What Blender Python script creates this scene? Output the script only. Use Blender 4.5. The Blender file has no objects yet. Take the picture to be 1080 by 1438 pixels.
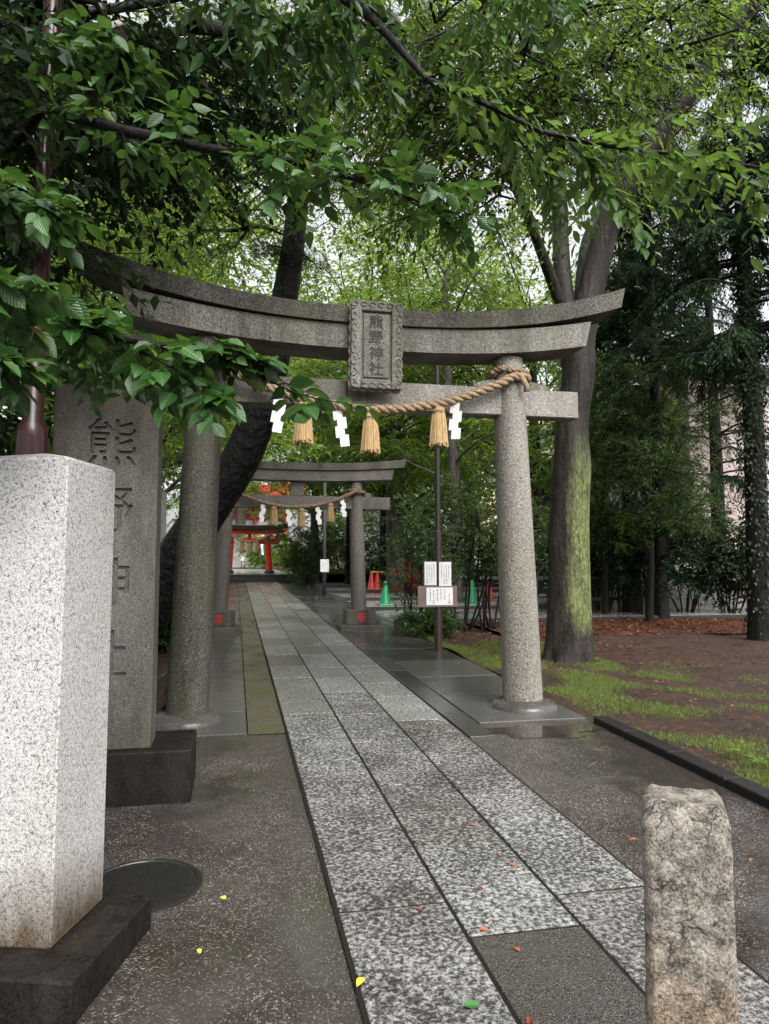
import bpy, bmesh, math, random
import numpy as np
from mathutils import Vector, Matrix

# ------------------------------------------------------------------ camera, sky, sun, exposure
scene = bpy.context.scene
COL = scene.collection
CAM_H, FOC, SLOPE = 1.5, 1000.0, 0.03
YAW, PIT = math.radians(11.8), math.radians(4.63)
cam_data = bpy.data.cameras.new('camera')
cam = bpy.data.objects.new('camera', cam_data); COL.objects.link(cam)
cam.location = (0, 0, CAM_H)
cam.rotation_euler = (math.pi / 2 + PIT, 0, -YAW)
cam_data.sensor_fit = 'VERTICAL'; cam_data.sensor_height = 36.0; cam_data.sensor_width = 27.0
cam_data.lens = 36.0 * FOC / 1438.0
cam_data.clip_start = 0.05; cam_data.clip_end = 2000
scene.camera = cam

SUN_EL, SUN_AZ = math.radians(50), math.radians(163)      # azimuth clockwise from +Y
w = bpy.data.worlds.new('World'); scene.world = w; w.use_nodes = True
nt = w.node_tree; bg = nt.nodes['Background']
sky = nt.nodes.new('ShaderNodeTexSky'); sky.sky_type = 'NISHITA'; sky.sun_disc = False
sky.sun_elevation = SUN_EL; sky.sun_rotation = SUN_AZ
sky.air_density = 1.0; sky.dust_density = 6.0; sky.ozone_density = 1.0
hs = nt.nodes.new('ShaderNodeHueSaturation'); hs.inputs['Saturation'].default_value = 0.15
nt.links.new(sky.outputs[0], hs.inputs['Color']); nt.links.new(hs.outputs[0], bg.inputs['Color'])
bg.inputs['Strength'].default_value = 0.15
sd = bpy.data.lights.new('sun', 'SUN'); so = bpy.data.objects.new('sun', sd); COL.objects.link(so)
sd.energy = 0.7; sd.angle = math.radians(35); sd.color = (1.0, 0.975, 0.94)
sdir = Vector((math.sin(SUN_AZ) * math.cos(SUN_EL), math.cos(SUN_AZ) * math.cos(SUN_EL), math.sin(SUN_EL)))
so.rotation_euler = sdir.to_track_quat('Z', 'Y').to_euler(); so.location = (0, -5, 30)
vs = scene.view_settings
vs.view_transform = 'Standard'; vs.look = 'None'; vs.gamma = 1.0; vs.use_curve_mapping = False
vs.exposure = 1.5
cy = scene.cycles
cy.max_bounces = 7; cy.diffuse_bounces = 4; cy.glossy_bounces = 3; cy.transmission_bounces = 4
cy.caustics_reflective = False; cy.caustics_refractive = False
cy.use_denoising = True; cy.use_adaptive_sampling = True; cy.adaptive_threshold = 0.015
cy.sample_clamp_indirect = 6.0

# ------------------------------------------------------------------ helpers
RNG = np.random.default_rng(7)
random.seed(7)
_fw = np.array([math.sin(YAW) * math.cos(PIT), math.cos(YAW) * math.cos(PIT), math.sin(PIT)])
_rt = np.array([math.cos(YAW), -math.sin(YAW), 0.0]); _up = np.cross(_rt, _fw)

def at(u, v, y):
    """world point at depth y along the path that the survey photo shows at (u, v)"""
    r = _fw + _rt * (u - 540) / FOC - _up * (v - 719) / FOC
    return np.array([0, 0, CAM_H]) + r * (y / r[1])

def gz(y): return SLOPE * y
A = np.array
def unit(v): return v / np.maximum(np.linalg.norm(v, axis=-1, keepdims=True), 1e-9)

class MB:
    def __init__(s): s.v = []; s.f = []; s.n = 0
    def add(s, V, *F):
        V = np.asarray(V, float).reshape(-1, 3)
        for f in F:
            if isinstance(f, np.ndarray): s.f.append(f + s.n)
            else:
                for g in f: s.f.append(np.array([g]) + s.n)
        s.v.append(V); s.n += len(V); return s
    def box(s, x0, x1, y0, y1, z0, z1, bev=0.0, fn=None, seg=1):
        bm = bmesh.new(); bmesh.ops.create_cube(bm, size=1)
        for q in bm.verts:
            q.co = Vector((x0 + (q.co.x + .5) * (x1 - x0), y0 + (q.co.y + .5) * (y1 - y0), z0 + (q.co.z + .5) * (z1 - z0)))
        if bev: bmesh.ops.bevel(bm, geom=bm.edges[:], offset=bev, segments=seg, affect='EDGES', profile=.5)
        s.bm(bm, fn); return s
    def bm(s, bm, fn=None):
        bm.verts.index_update()
        V = A([q.co[:] for q in bm.verts])
        if fn is not None: V = A([fn(p) for p in V])
        s.add(V, [[q.index for q in f.verts] for f in bm.faces]); bm.free(); return s
    def tube(s, P, R, k=10, caps=True):
        P = np.asarray(P, float)[None]; R = np.broadcast_to(np.asarray(R, float), P.shape[1:2])[None]
        V, Q = tubes(P, R, k); n = P.shape[1]
        fs = [list(range(k))[::-1], list(range((n - 1) * k, n * k))] if caps else []
        s.add(V, Q, fs); return s
    def prism(s, pts2, y0, y1):
        """polygon (x,z) extruded along y"""
        n = len(pts2)
        V = [(p[0], y0, p[1]) for p in pts2] + [(p[0], y1, p[1]) for p in pts2]
        F = [list(range(n)), list(range(n, 2 * n))[::-1]] + [[i, n + i, n + (i + 1) % n, (i + 1) % n] for i in range(n)]
        s.add(V, F); return s
    def mesh(s, name, origin=(0, 0, 0), smooth=False):
        me = bpy.data.meshes.new(name)
        V = np.concatenate(s.v) - np.asarray(origin, float)
        idx = np.concatenate([f.reshape(-1) for f in s.f]); tot = np.concatenate([np.full(len(f), f.shape[1]) for f in s.f])
        st = np.concatenate([[0], np.cumsum(tot)[:-1]])
        me.vertices.add(len(V)); me.vertices.foreach_set('co', V.reshape(-1).astype(np.float32))
        me.loops.add(len(idx)); me.loops.foreach_set('vertex_index', idx.astype(np.int32))
        me.polygons.add(len(st)); me.polygons.foreach_set('loop_start', st.astype(np.int32))
        me.polygons.foreach_set('use_smooth', np.full(len(st), bool(smooth)))
        me.update(calc_edges=True); me.validate()
        return me

def tubes(P, R, k):
    """batch of tubes: P (N,n,3) centre lines, R (N,n) radii"""
    N, n, _ = P.shape
    T = unit(np.gradient(P, axis=1))
    m = unit(T.mean(1)); ref = np.where(np.abs(m[:, 2:3]) > .7, A([[1, .13, .07]]), A([[.11, .07, 1.0]]))
    U = unit(np.cross(T, ref[:, None, :])); W = np.cross(T, U)
    a = np.arange(k) * 2 * math.pi / k
    V = P[:, :, None, :] + R[:, :, None, None] * (np.cos(a)[None, None, :, None] * U[:, :, None, :] + np.sin(a)[None, None, :, None] * W[:, :, None, :])
    i = np.arange(N)[:, None, None] * n * k; j = np.arange(n - 1)[None, :, None] * k; q = np.arange(k)[None, None, :]; q2 = (q + 1) % k
    Q = np.stack([i + j + q, i + j + q2, i + j + k + q2, i + j + k + q], -1).reshape(-1, 4)
    return V.reshape(-1, 3), Q

ORIG = {}
def tag(o, label=None, cat=None, group=None, kind=None):
    for k_, v_ in (('label', label), ('category', cat), ('group', group), ('kind', kind)):
        if v_: o[k_] = v_
    return o
def thing(name, loc, label, cat, group=None):
    o = bpy.data.objects.new(name, None); COL.objects.link(o); o.location = loc; o.empty_display_size = .1
    ORIG[o.name] = tuple(loc); return tag(o, label, cat, group)
def obj(name, mb, mat, parent=None, smooth=False, origin=None):
    og = ORIG[parent.name] if parent is not None else (origin or (0, 0, 0))
    me = mb if isinstance(mb, bpy.types.Mesh) else mb.mesh(name, og, smooth)
    me.materials.append(mat)
    o = bpy.data.objects.new(name, me); COL.objects.link(o)
    if parent is not None: o.parent = parent
    else: o.location = og
    ORIG[o.name] = tuple(og); return o
def copy_tree(o, parent=None):
    c = o.copy(); COL.objects.link(c); c.parent = parent
    for ch in list(o.children): copy_tree(ch, c)
    return c
def autosmooth(o, deg=35):
    me = o.data
    me.polygons.foreach_set('use_smooth', np.ones(len(me.polygons), bool))
    me.set_sharp_from_angle(angle=math.radians(deg)); return o

def text_mesh(s, size, extrude, offset=0.0):
    cu = bpy.data.curves.new('lettering', 'FONT'); cu.body = s; cu.size = size; cu.extrude = extrude; cu.offset = offset
    cu.align_x = 'CENTER'; cu.align_y = 'CENTER'; cu.resolution_u = 3
    o = bpy.data.objects.new('lettering', cu); COL.objects.link(o)
    me = bpy.data.meshes.new_from_object(o.evaluated_get(bpy.context.evaluated_depsgraph_get()))
    bpy.data.objects.remove(o); bpy.data.curves.remove(cu)
    co = np.zeros(len(me.vertices) * 3); me.vertices.foreach_get('co', co); co = co.reshape(-1, 3)
    F = [list(p.vertices) for p in me.polygons]; bpy.data.meshes.remove(me)
    c = (co.min(0) + co.max(0)) / 2; co[:, :2] -= c[:2]
    return co, F                                    # lies in XY, faces +Z

# ------------------------------------------------------------------ materials
def newmat(name):
    m = bpy.data.materials.new(name); m.use_nodes = True; t = m.node_tree
    return m, t, t.nodes['Principled BSDF']
def node(t, kind, **kw):
    n = t.nodes.new(kind)
    for k_, v_ in kw.items():
        if k_ in n.inputs.keys(): n.inputs[k_].default_value = v_
        else: setattr(n, k_, v_)
    return n
def coords(t, scale=(1, 1, 1), mode='Object'):
    tc = node(t, 'ShaderNodeTexCoord'); mp = node(t, 'ShaderNodeMapping'); mp.inputs['Scale'].default_value = scale
    t.links.new(tc.outputs[mode], mp.inputs['Vector']); return mp.outputs[0]
def noise(t, vec, scale, detail=3, rough=.55, dist=0.0):
    n = node(t, 'ShaderNodeTexNoise'); n.inputs['Scale'].default_value = scale; n.inputs['Detail'].default_value = detail
    n.inputs['Roughness'].default_value = rough; n.inputs['Distortion'].default_value = dist
    t.links.new(vec, n.inputs['Vector']); return n.outputs[0]
def vor(t, vec, scale, feature='F1', out='Distance'):
    n = node(t, 'ShaderNodeTexVoronoi'); n.feature = feature; n.inputs['Scale'].default_value = scale
    t.links.new(vec, n.inputs['Vector']); return n.outputs[out]
def ramp(t, fac, stops, interp='LINEAR'):
    r = node(t, 'ShaderNodeValToRGB'); r.color_ramp.interpolation = interp; e = r.color_ramp.elements
    while len(e) > len(stops): e.remove(e[-1])
    while len(e) < len(stops): e.new(0.5)
    for q, (p, c) in zip(e, stops):
        q.position = p; q.color = tuple(c) + (1,) if not isinstance(c, (int, float)) else (c, c, c, 1)
    t.links.new(fac, r.inputs[0]); return r.outputs[0]
def mix(t, fac, a, b, mode='MIX'):
    n = node(t, 'ShaderNodeMix'); n.data_type = 'RGBA'; n.blend_type = mode
    for i, x in ((0, fac), (6, a), (7, b)):
        if isinstance(x, bpy.types.NodeSocket): t.links.new(x, n.inputs[i])
        elif i == 0: n.inputs[0].default_value = x
        else: n.inputs[i].default_value = tuple(x) + (1,) if not isinstance(x, (int, float)) else (x, x, x, 1)
    return n.outputs[2]
def math_(t, op, a, b=0.0):
    n = node(t, 'ShaderNodeMath'); n.operation = op
    for i, x in ((0, a), (1, b)):
        if isinstance(x, bpy.types.NodeSocket): t.links.new(x, n.inputs[i])
        else: n.inputs[i].default_value = x
    return n.outputs[0]
def bump(t, h, dist=.01, strength=1.0, normal=None):
    n = node(t, 'ShaderNodeBump'); n.inputs['Distance'].default_value = dist; n.inputs['Strength'].default_value = strength
    t.links.new(h, n.inputs['Height'])
    if normal is not None: t.links.new(normal, n.inputs['Normal'])
    return n.outputs[0]
def put(t, b, color=None, rough=None, normal=None, spec=None):
    for k_, x in (('Base Color', color), ('Roughness', rough), ('Normal', normal), ('Specular IOR Level', spec)):
        if x is None: continue
        if isinstance(x, bpy.types.NodeSocket): t.links.new(x, b.inputs[k_])
        elif k_ == 'Base Color': b.inputs[k_].default_value = tuple(x) + (1,)
        else: b.inputs[k_].default_value = x

def plain(name, color, rough=.5, metal=0.0, var=.15, scale=30, bmp=0.0):
    m, t, b = newmat(name); v = coords(t)
    n = noise(t, v, scale, 4)
    c = mix(t, n, tuple(x * (1 - var) for x in color), tuple(min(1, x * (1 + var)) for x in color))
    put(t, b, c, rough); b.inputs['Metallic'].default_value = metal
    if bmp: put(t, b, normal=bump(t, n, bmp))
    return m

def granite(name, base, dark, light, speck=70, stain=None, stain_amt=.6, moss=None, moss_amt=.0, rough=.45, relief=.004, stretch=.35, sh=0.0, spec=.3):
    m, t, b = newmat(name); v = coords(t)
    n1 = noise(t, v, speck, 2, .6); n2 = noise(t, v, speck * 2.3, 2, .7)
    c = ramp(t, n1, [(.34 + sh, dark), (.47 + sh * .5, base), (.6, base), (.72, light)])
    c2 = ramp(t, n2, [(.36 + sh, tuple(x * .35 for x in dark)), (.46 + sh * .6, base), (.62, light)])
    c = mix(t, .5, c, c2)
    if stain is not None:
        vs_ = coords(t, (1, 1, stretch)); s1 = noise(t, vs_, 2.2, 6, .62)
        c = mix(t, math_(t, 'MULTIPLY', ramp(t, s1, [(.4, 0.0), (.66, 1.0)]), stain_amt), c, stain, 'MULTIPLY')
    if moss is not None:
        s2 = noise(t, coords(t, (1, 1, .5)), 3.1, 6, .7)
        c = mix(t, math_(t, 'MULTIPLY', ramp(t, s2, [(.48, 0.0), (.7, 1.0)]), moss_amt), c, moss)
    put(t, b, c, ramp(t, noise(t, v, 9, 3), [(.3, rough - .12), (.7, rough + .12)]), bump(t, n1, relief, .8)); b.inputs['Specular IOR Level'].default_value = spec
    return m

def bark(name, base, dark, scale=(9, 9, 2.2), rough=.45, relief=.03, cell=False, moss=None):
    m, t, b = newmat(name); v = coords(t, scale)
    if cell:
        h = vor(t, v, 1.0, 'SMOOTH_F1'); n = noise(t, v, 2.0, 5)
        h = math_(t, 'ADD', math_(t, 'MULTIPLY', h, -.8), math_(t, 'MULTIPLY', n, .5))
        c = ramp(t, h, [(0.0 - 0 if False else .0, dark), (.12, base), (1, base)])
        hh = h
    else:
        n = noise(t, v, 1.0, 7, .62, .6); hh = n
        c = ramp(t, n, [(.35, dark), (.65, base)])
    if moss is not None:
        tc = node(t, 'ShaderNodeTexCoord'); sx = node(t, 'ShaderNodeSeparateXYZ'); t.links.new(tc.outputs['Object'], sx.inputs[0])
        mz = node(t, 'ShaderNodeMapRange'); t.links.new(sx.outputs[2], mz.inputs[0])
        mz.inputs[1].default_value = .25; mz.inputs[2].default_value = .7
        mz2 = node(t, 'ShaderNodeMapRange'); t.links.new(sx.outputs[2], mz2.inputs[0])
        mz2.inputs[1].default_value = 3.3; mz2.inputs[2].default_value = 2.2
        ge = node(t, 'ShaderNodeNewGeometry'); sn = node(t, 'ShaderNodeSeparateXYZ'); t.links.new(ge.outputs['Normal'], sn.inputs[0])
        side = node(t, 'ShaderNodeMapRange'); t.links.new(sn.outputs[0], side.inputs[0])
        side.inputs[1].default_value = -.8; side.inputs[2].default_value = .0
        nn = ramp(t, noise(t, coords(t, (3, 3, .8)), 2.2, 8, .75), [(.36, .0), (.58, 1.0)])
        f = ramp(t, math_(t, 'MULTIPLY', math_(t, 'ADD', math_(t, 'MULTIPLY', side.outputs[0], .62), math_(t, 'MULTIPLY', nn, .38)), math_(t, 'POWER', math_(t, 'MULTIPLY', mz.outputs[0], mz2.outputs[0]), .5)), [(.4, 0.0), (.86, .85)])
        # a stripe of moss keeps running up the outer flank
        side2 = node(t, 'ShaderNodeMapRange'); t.links.new(sn.outputs[0], side2.inputs[0])
        side2.inputs[1].default_value = .82; side2.inputs[2].default_value = .97
        f2 = math_(t, 'MULTIPLY', math_(t, 'MULTIPLY', side2.outputs[0], .7), mz.outputs[0])
        f = math_(t, 'MULTIPLY', math_(t, 'MAXIMUM', f, f2), ramp(t, noise(t, coords(t, (1, 1, .3)), 26, 6, .75), [(.34, .15), (.56, 1.0)]))
        g = ramp(t, noise(t, coords(t), 25, 4), [(.35, tuple(x * .6 for x in moss)), (.65, moss)])
        c = mix(t, f, c, g)
    fine = noise(t, coords(t, (1, 1, .45)), 42, 5, .7)
    put(t, b, mix(t, .7, c, ramp(t, fine, [(.36, .12), (.64, 1.0)]), 'MULTIPLY'), ramp(t, n, [(.3, rough - .1), (.7, rough + .2)]), bump(t, hh, relief, 1.0, bump(t, fine, .012, .9))); b.inputs['Specular IOR Level'].default_value = .14
    return m

def leafmat(name, dark, mid, light, trans, rough=.38, tfac=.45, spec=.38, ribs=False):
    m, t, b = newmat(name)
    ge = node(t, 'ShaderNodeNewGeometry')
    n = noise(t, coords(t), .9, 3)
    f = math_(t, 'ADD', math_(t, 'MULTIPLY', ge.outputs['Random Per Island'], .55), math_(t, 'MULTIPLY', n, .45))
    c = ramp(t, f, [(.2, dark), (.5, mid), (.82, light)])
    if ribs:
        c = mix(t, ramp(t, ge.outputs['Random Per Island'], [(.955, 0.0), (.97, .55)]), c, (.16, .15, .025))
        at_ = node(t, 'ShaderNodeAttribute'); at_.attribute_name = 'leafuv'; sx = node(t, 'ShaderNodeSeparateXYZ'); t.links.new(at_.outputs['Vector'], sx.inputs[0])
        wv = math_(t, 'SINE', math_(t, 'MULTIPLY', math_(t, 'SUBTRACT', sx.outputs[0], math_(t, 'MULTIPLY', sx.outputs[1], .42)), 44.0))
        mid_ = ramp(t, sx.outputs[1], [(.0, 1.0), (.09, 0.0)])
        c = mix(t, math_(t, 'MULTIPLY', ramp(t, wv, [(.5, 0.0), (1, 1.0)]), .2), c, tuple(x * .55 for x in dark))
        c = mix(t, math_(t, 'MULTIPLY', mid_, .6), c, tuple(min(1, x * 1.9) for x in light))
        put(t, b, normal=bump(t, math_(t, 'ADD', wv, mid_), .0008, .7))
    put(t, b, c, rough); b.inputs['Specular IOR Level'].default_value = spec
    tr = node(t, 'ShaderNodeBsdfTranslucent')
    t.links.new(mix(t, f, tuple(x * .7 for x in trans), trans), tr.inputs['Color'])
    mx = node(t, 'ShaderNodeMixShader'); mx.inputs[0].default_value = tfac
    out = t.nodes['Material Output']
    t.links.new(b.outputs[0], mx.inputs[1]); t.links.new(tr.outputs[0], mx.inputs[2]); t.links.new(mx.outputs[0], out.inputs['Surface'])
    return m

def set_leafuv(o):
    """per-leaf coordinates (along the midrib, out to the side) for leaves of eleven vertices"""
    pat = np.array([(0, 0, 0)] + [(q, e, 0) for q, w_ in ((.2, .78), (.48, 1.0), (.78, .55)) for e in (0, w_, w_)] + [(1, 0, 0)], np.float32)
    me = o.data; n = len(me.vertices) // 11
    a = me.attributes.new('leafuv', 'FLOAT_VECTOR', 'POINT'); a.data.foreach_set('vector', np.tile(pat, (n, 1)).reshape(-1)); return o

M = {}
M['granite_white'] = granite('granite_white', (.36, .353, .338), (.045, .045, .048), (.53, .525, .51), 88, (.72, .68, .6), .35, rough=.5, relief=.001, sh=.03)
def tone_by_height(m, z0, z1, col):
    t = m.node_tree; b = t.nodes['Principled BSDF']; c = b.inputs['Base Color'].links[0].from_socket
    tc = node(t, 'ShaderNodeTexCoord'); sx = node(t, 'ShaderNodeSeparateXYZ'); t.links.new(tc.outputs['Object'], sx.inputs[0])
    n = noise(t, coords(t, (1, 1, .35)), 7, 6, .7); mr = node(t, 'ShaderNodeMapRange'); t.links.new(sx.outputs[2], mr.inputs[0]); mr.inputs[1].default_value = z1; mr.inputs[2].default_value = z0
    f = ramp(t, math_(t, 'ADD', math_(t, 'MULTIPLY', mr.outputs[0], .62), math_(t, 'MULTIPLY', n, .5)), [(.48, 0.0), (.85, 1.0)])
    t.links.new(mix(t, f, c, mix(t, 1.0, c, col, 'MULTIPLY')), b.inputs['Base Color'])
tone_by_height(M['granite_white'], .12, .62, (.22, .165, .115))  # brown dirt stain around the foot of the post
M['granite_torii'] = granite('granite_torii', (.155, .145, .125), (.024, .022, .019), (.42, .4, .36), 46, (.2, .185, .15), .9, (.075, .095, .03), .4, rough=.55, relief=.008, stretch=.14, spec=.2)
M['granite_lit'] = granite('granite_lit', (.2, .188, .165), (.035, .031, .027), (.5, .475, .43), 46, (.42, .39, .34), .7, (.12, .14, .06), .25, rough=.5, relief=.008, stretch=.14)  # lit copy of the gate granite, the light put into its colour
M['granite_dark_shaded'] = granite('granite_dark_shaded', (.066, .061, .05), (.012, .011, .009), (.23, .218, .188), 48, (.24, .22, .19), .9, (.045, .058, .02), .45, rough=.55, relief=.007, stretch=.14, spec=.14)  # dark stone; on the nearest gate also tree shade put into the colour
M['granite_second'] = granite('granite_second', (.115, .105, .093), (.034, .031, .027), (.22, .205, .18), 44, (.45, .43, .4), .7, rough=.5, relief=.004, spec=.14)
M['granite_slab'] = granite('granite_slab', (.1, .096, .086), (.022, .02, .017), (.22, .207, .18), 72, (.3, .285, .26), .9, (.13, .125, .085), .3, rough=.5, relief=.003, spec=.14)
tone_by_height(M['granite_slab'], 2.5, .9, (.3, .275, .24))  # slab colour gets darker towards the top
M['wet_base'] = granite('wet_base', (.06, .056, .05), (.02, .018, .016), (.12, .112, .1), 50, (.4, .38, .35), .7, rough=.22, relief=.003)
M['letter_dark'] = plain('carved_shadow', (.03, .027, .023), .7, bmp=.004)
M['plinth_dark'] = granite('plinth_dark', (.0095, .0085, .0075), (.004, .0036, .0032), (.026, .023, .02), 40, (.3, .29, .27), .7, (.07, .057, .044), .22, rough=.5, relief=.004); M['plinth_dark'].node_tree.nodes['Principled BSDF'].inputs['Specular IOR Level'].default_value = .1

def rough_slab_mat():
    m, t, b = newmat('rough_slab'); v = coords(t)
    ge = node(t, 'ShaderNodeNewGeometry')
    n1 = noise(t, v, 50, 5, .64, .35); n2 = noise(t, v, 150, 2, .6); n3 = noise(t, v, 1.3, 4)
    h = math_(t, 'ADD', n1, math_(t, 'MULTIPLY', n2, .28)); cov = noise(t, v, 2.6, 5, .6)
    h = math_(t, 'ADD', h, math_(t, 'MULTIPLY', math_(t, 'SUBTRACT', cov, .47), .24))
    c = ramp(t, h, [(.5, (.015, .014, .0125)), (.6, (.06, .058, .054)), (.68, (.2, .2, .196)), (.83, (.44, .44, .435))])  # palest stops paint sky glints on the wet grains
    tone = ramp(t, math_(t, 'ADD', math_(t, 'MULTIPLY', ge.outputs['Random Per Island'], .5), math_(t, 'MULTIPLY', n3, .5)), [(.25, (.68, .65, .6)), (.75, (1.0, 1.0, .98))])
    c = mix(t, 1.0, c, tone, 'MULTIPLY')
    g = ramp(t, noise(t, v, 2.1, 5, .7), [(.6, 0.0), (.78, .3)])
    c = mix(t, g, c, (.05, .055, .025))
    put(t, b, c, ramp(t, h, [(.5, .08), (.75, .26)]), bump(t, h, .02, 1.0)); b.inputs['Specular IOR Level'].default_value = .6
    return m
M['rough_slab'] = rough_slab_mat()
def worn_sheen_slab_mat():
    m, t, b = newmat('worn_sheen_slab'); v = coords(t); ge = node(t, 'ShaderNodeNewGeometry')
    n1 = noise(t, v, 58, 4, .65); n3 = noise(t, v, 1.3, 5, .6)
    c = ramp(t, n1, [(.36, (.045, .045, .041)), (.5, (.17, .172, .164)), (.66, (.38, .383, .37))])  # paled so the colour carries the sky sheen of the farther wet slabs
    tone = ramp(t, math_(t, 'ADD', math_(t, 'MULTIPLY', ge.outputs['Random Per Island'], .55), math_(t, 'MULTIPLY', n3, .45)), [(.2, (.6, .59, .55)), (.8, (1.08, 1.09, 1.07))])
    c = mix(t, 1.0, c, tone, 'MULTIPLY')
    put(t, b, c, ramp(t, n3, [(.35, .1), (.65, .3)]), bump(t, n1, .008, .8)); b.inputs['Specular IOR Level'].default_value = .55
    return m
M['worn_sheen_slab'] = worn_sheen_slab_mat()
def smooth_slab_mat():
    m, t, b = newmat('smooth_slab'); v = coords(t); ge = node(t, 'ShaderNodeNewGeometry')
    n1 = noise(t, v, 60, 3, .6); n3 = noise(t, v, 1.1, 5, .6)
    c = ramp(t, n1, [(.3, (.026, .026, .026)), (.7, (.075, .074, .07))])
    tone = ramp(t, math_(t, 'ADD', math_(t, 'MULTIPLY', ge.outputs['Random Per Island'], .6), math_(t, 'MULTIPLY', n3, .4)), [(.2, (.6, .58, .55)), (.8, (1.25, 1.25, 1.23))])
    c = mix(t, 1.0, c, tone, 'MULTIPLY')
    put(t, b, c, ramp(t, n3, [(.35, .08), (.65, .32)]), bump(t, n1, .003, .7)); b.inputs['Specular IOR Level'].default_value = .55
    return m
M['smooth_slab'] = smooth_slab_mat()
def aggregate_mat():
    m, t, b = newmat('wet_aggregate'); v = coords(t)
    d = vor(t, v, 140, 'F1', 'Color'); sp = node(t, 'ShaderNodeSeparateColor'); t.links.new(d, sp.inputs[0])
    dist = vor(t, v, 140, 'F1', 'Distance')
    n = noise(t, v, .9, 6, .62); n2 = noise(t, v, 300, 2); n3 = noise(t, v, 6, 4)
    c = ramp(t, sp.outputs[0], [(0.0, (.026, .024, .022)), (.4, (.05, .046, .042)), (.65, (.09, .084, .077)), (.88, (.19, .182, .17)), (1, (.34, .332, .318))])
    c = mix(t, ramp(t, dist, [(.32, 0.0), (.6, .9)]), c, (.03, .024, .019))
    c = mix(t, 1.0, c, ramp(t, math_(t, 'ADD', math_(t, 'MULTIPLY', n, .7), math_(t, 'MULTIPLY', n3, .3)), [(.3, (.66, .62, .58)), (.7, (1.4, 1.4, 1.39))]), 'MULTIPLY')
    c = mix(t, ramp(t, noise(t, v, 3.3, 7, .7), [(.42, .62), (.6, 0.0)]), c, (.05, .046, .042))
    hh = math_(t, 'SUBTRACT', math_(t, 'MULTIPLY', sp.outputs[0], .6), dist)
    wet = ramp(t, noise(t, v, .75, 7, .66), [(.45, 0.0), (.57, 1.0)])
    c = mix(t, math_(t, 'SUBTRACT', 1.0, wet), c, mix(t, 1.0, c, (.62, .6, .58), 'MULTIPLY'))
    bn = node(t, 'ShaderNodeBump'); bn.inputs['Distance'].default_value = .006
    t.links.new(hh, bn.inputs['Height']); t.links.new(math_(t, 'ADD', math_(t, 'MULTIPLY', wet, .55), .05), bn.inputs['Strength'])
    put(t, b, c, ramp(t, wet, [(0, .05), (1, .27)]), bn.outputs[0]); b.inputs['Specular IOR Level'].default_value = .6
    return m
M['aggregate'] = aggregate_mat()
def gutter_mat():
    m, t, b = newmat('mossy_gutter'); v = coords(t)
    n = noise(t, v, 2.2, 6, .65); n2 = noise(t, v, 60, 3)
    c = ramp(t, n2, [(.3, (.03, .026, .022)), (.7, (.1, .088, .075))])
    c = mix(t, ramp(t, n, [(.45, 0.0), (.6, .85)]), c, (.05, .055, .018))
    put(t, b, c, ramp(t, n, [(.4, .07), (.65, .5)]), bump(t, n2, .006, .6)); return m
M['gutter'] = gutter_mat()
def soil_mat(name, a, b_, leafc, amt):
    m, t, b = newmat(name); v = coords(t)
    n = noise(t, v, 3, 7, .65); n2 = noise(t, v, 45, 4, .7)
    c = ramp(t, math_(t, 'ADD', math_(t, 'MULTIPLY', n, .6), math_(t, 'MULTIPLY', n2, .4)), [(.3, a), (.7, b_)])
    d = vor(t, v, 26, 'F1', 'Color'); sp = node(t, 'ShaderNodeSeparateColor'); t.links.new(d, sp.inputs[0])
    c = mix(t, ramp(t, sp.outputs[1], [(1 - amt, 0.0), (min(1, 1.02 - amt), 1.0)]), c, leafc)
    put(t, b, c, ramp(t, n, [(.35, .35), (.6, .85)]), bump(t, n2, .04, 1.0), .22); return m
M['soil'] = soil_mat('soil', (.02, .012, .009), (.055, .036, .026), (.1, .04, .02), .14)
M['litter_soil'] = soil_mat('litter_soil', (.022, .011, .008), (.06, .026, .017), (.14, .045, .022), .35)
M['joint'] = plain('joint_earth', (.012, .011, .009), .95, bmp=.004); M['joint'].node_tree.nodes['Principled BSDF'].inputs['Specular IOR Level'].default_value = .1
M['smooth_dark_slab'] = granite('smooth_dark_slab', (.026, .022, .018), (.012, .0105, .009), (.17, .16, .15), 95, rough=.22, relief=.006)
M['kerb'] = granite('kerb_stone', (.014, .0135, .013), (.006, .006, .006), (.035, .034, .032), 60, rough=.45); M['kerb'].node_tree.nodes['Principled BSDF'].inputs['Specular IOR Level'].default_value = .12
def water_mat():
    m, t, b = newmat('puddle_water'); v = coords(t)
    put(t, b, ramp(t, noise(t, v, 9, 4), [(.35, (.02, .017, .013)), (.65, (.045, .038, .03))]), .03, bump(t, noise(t, v, 14, 2), .0015, .5)); b.inputs['Specular IOR Level'].default_value = .5
    return m
M['water'] = water_mat()
M['moss_water'] = plain('mossy_puddle', (.03, .035, .014), .12, var=.6, scale=8)
M['terrace'] = granite('terrace_stone', (.27, .27, .265), (.12, .12, .118), (.4, .4, .39), 30, (.5, .48, .45), .6, rough=.16, relief=.002)
M['riser'] = plain('wet_riser', (.016, .015, .014), .35)
M['iron'] = plain('cast_iron', (.03, .028, .027), .35, .6, bmp=.002)
M['brown_paint'] = plain('brown_paint', (.022, .008, .007), .25)
M['brown_paint'].node_tree.nodes['Principled BSDF'].inputs['Specular IOR Level'].default_value = .25
M['dark_pole'] = plain('dark_pole_paint', (.028, .018, .014), .35)
M['straw'] = None
def straw_mat(name, a, b_, stretch=(60, 60, 4)):
    m, t, b = newmat(name); v = coords(t, stretch)
    n = noise(t, v, 2.0, 4, .6)
    put(t, b, ramp(t, n, [(.3, a), (.7, b_)]), .65, bump(t, n, .006, .8)); return m
M['straw'] = straw_mat('straw', (.3, .19, .08), (.62, .44, .22))
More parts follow.
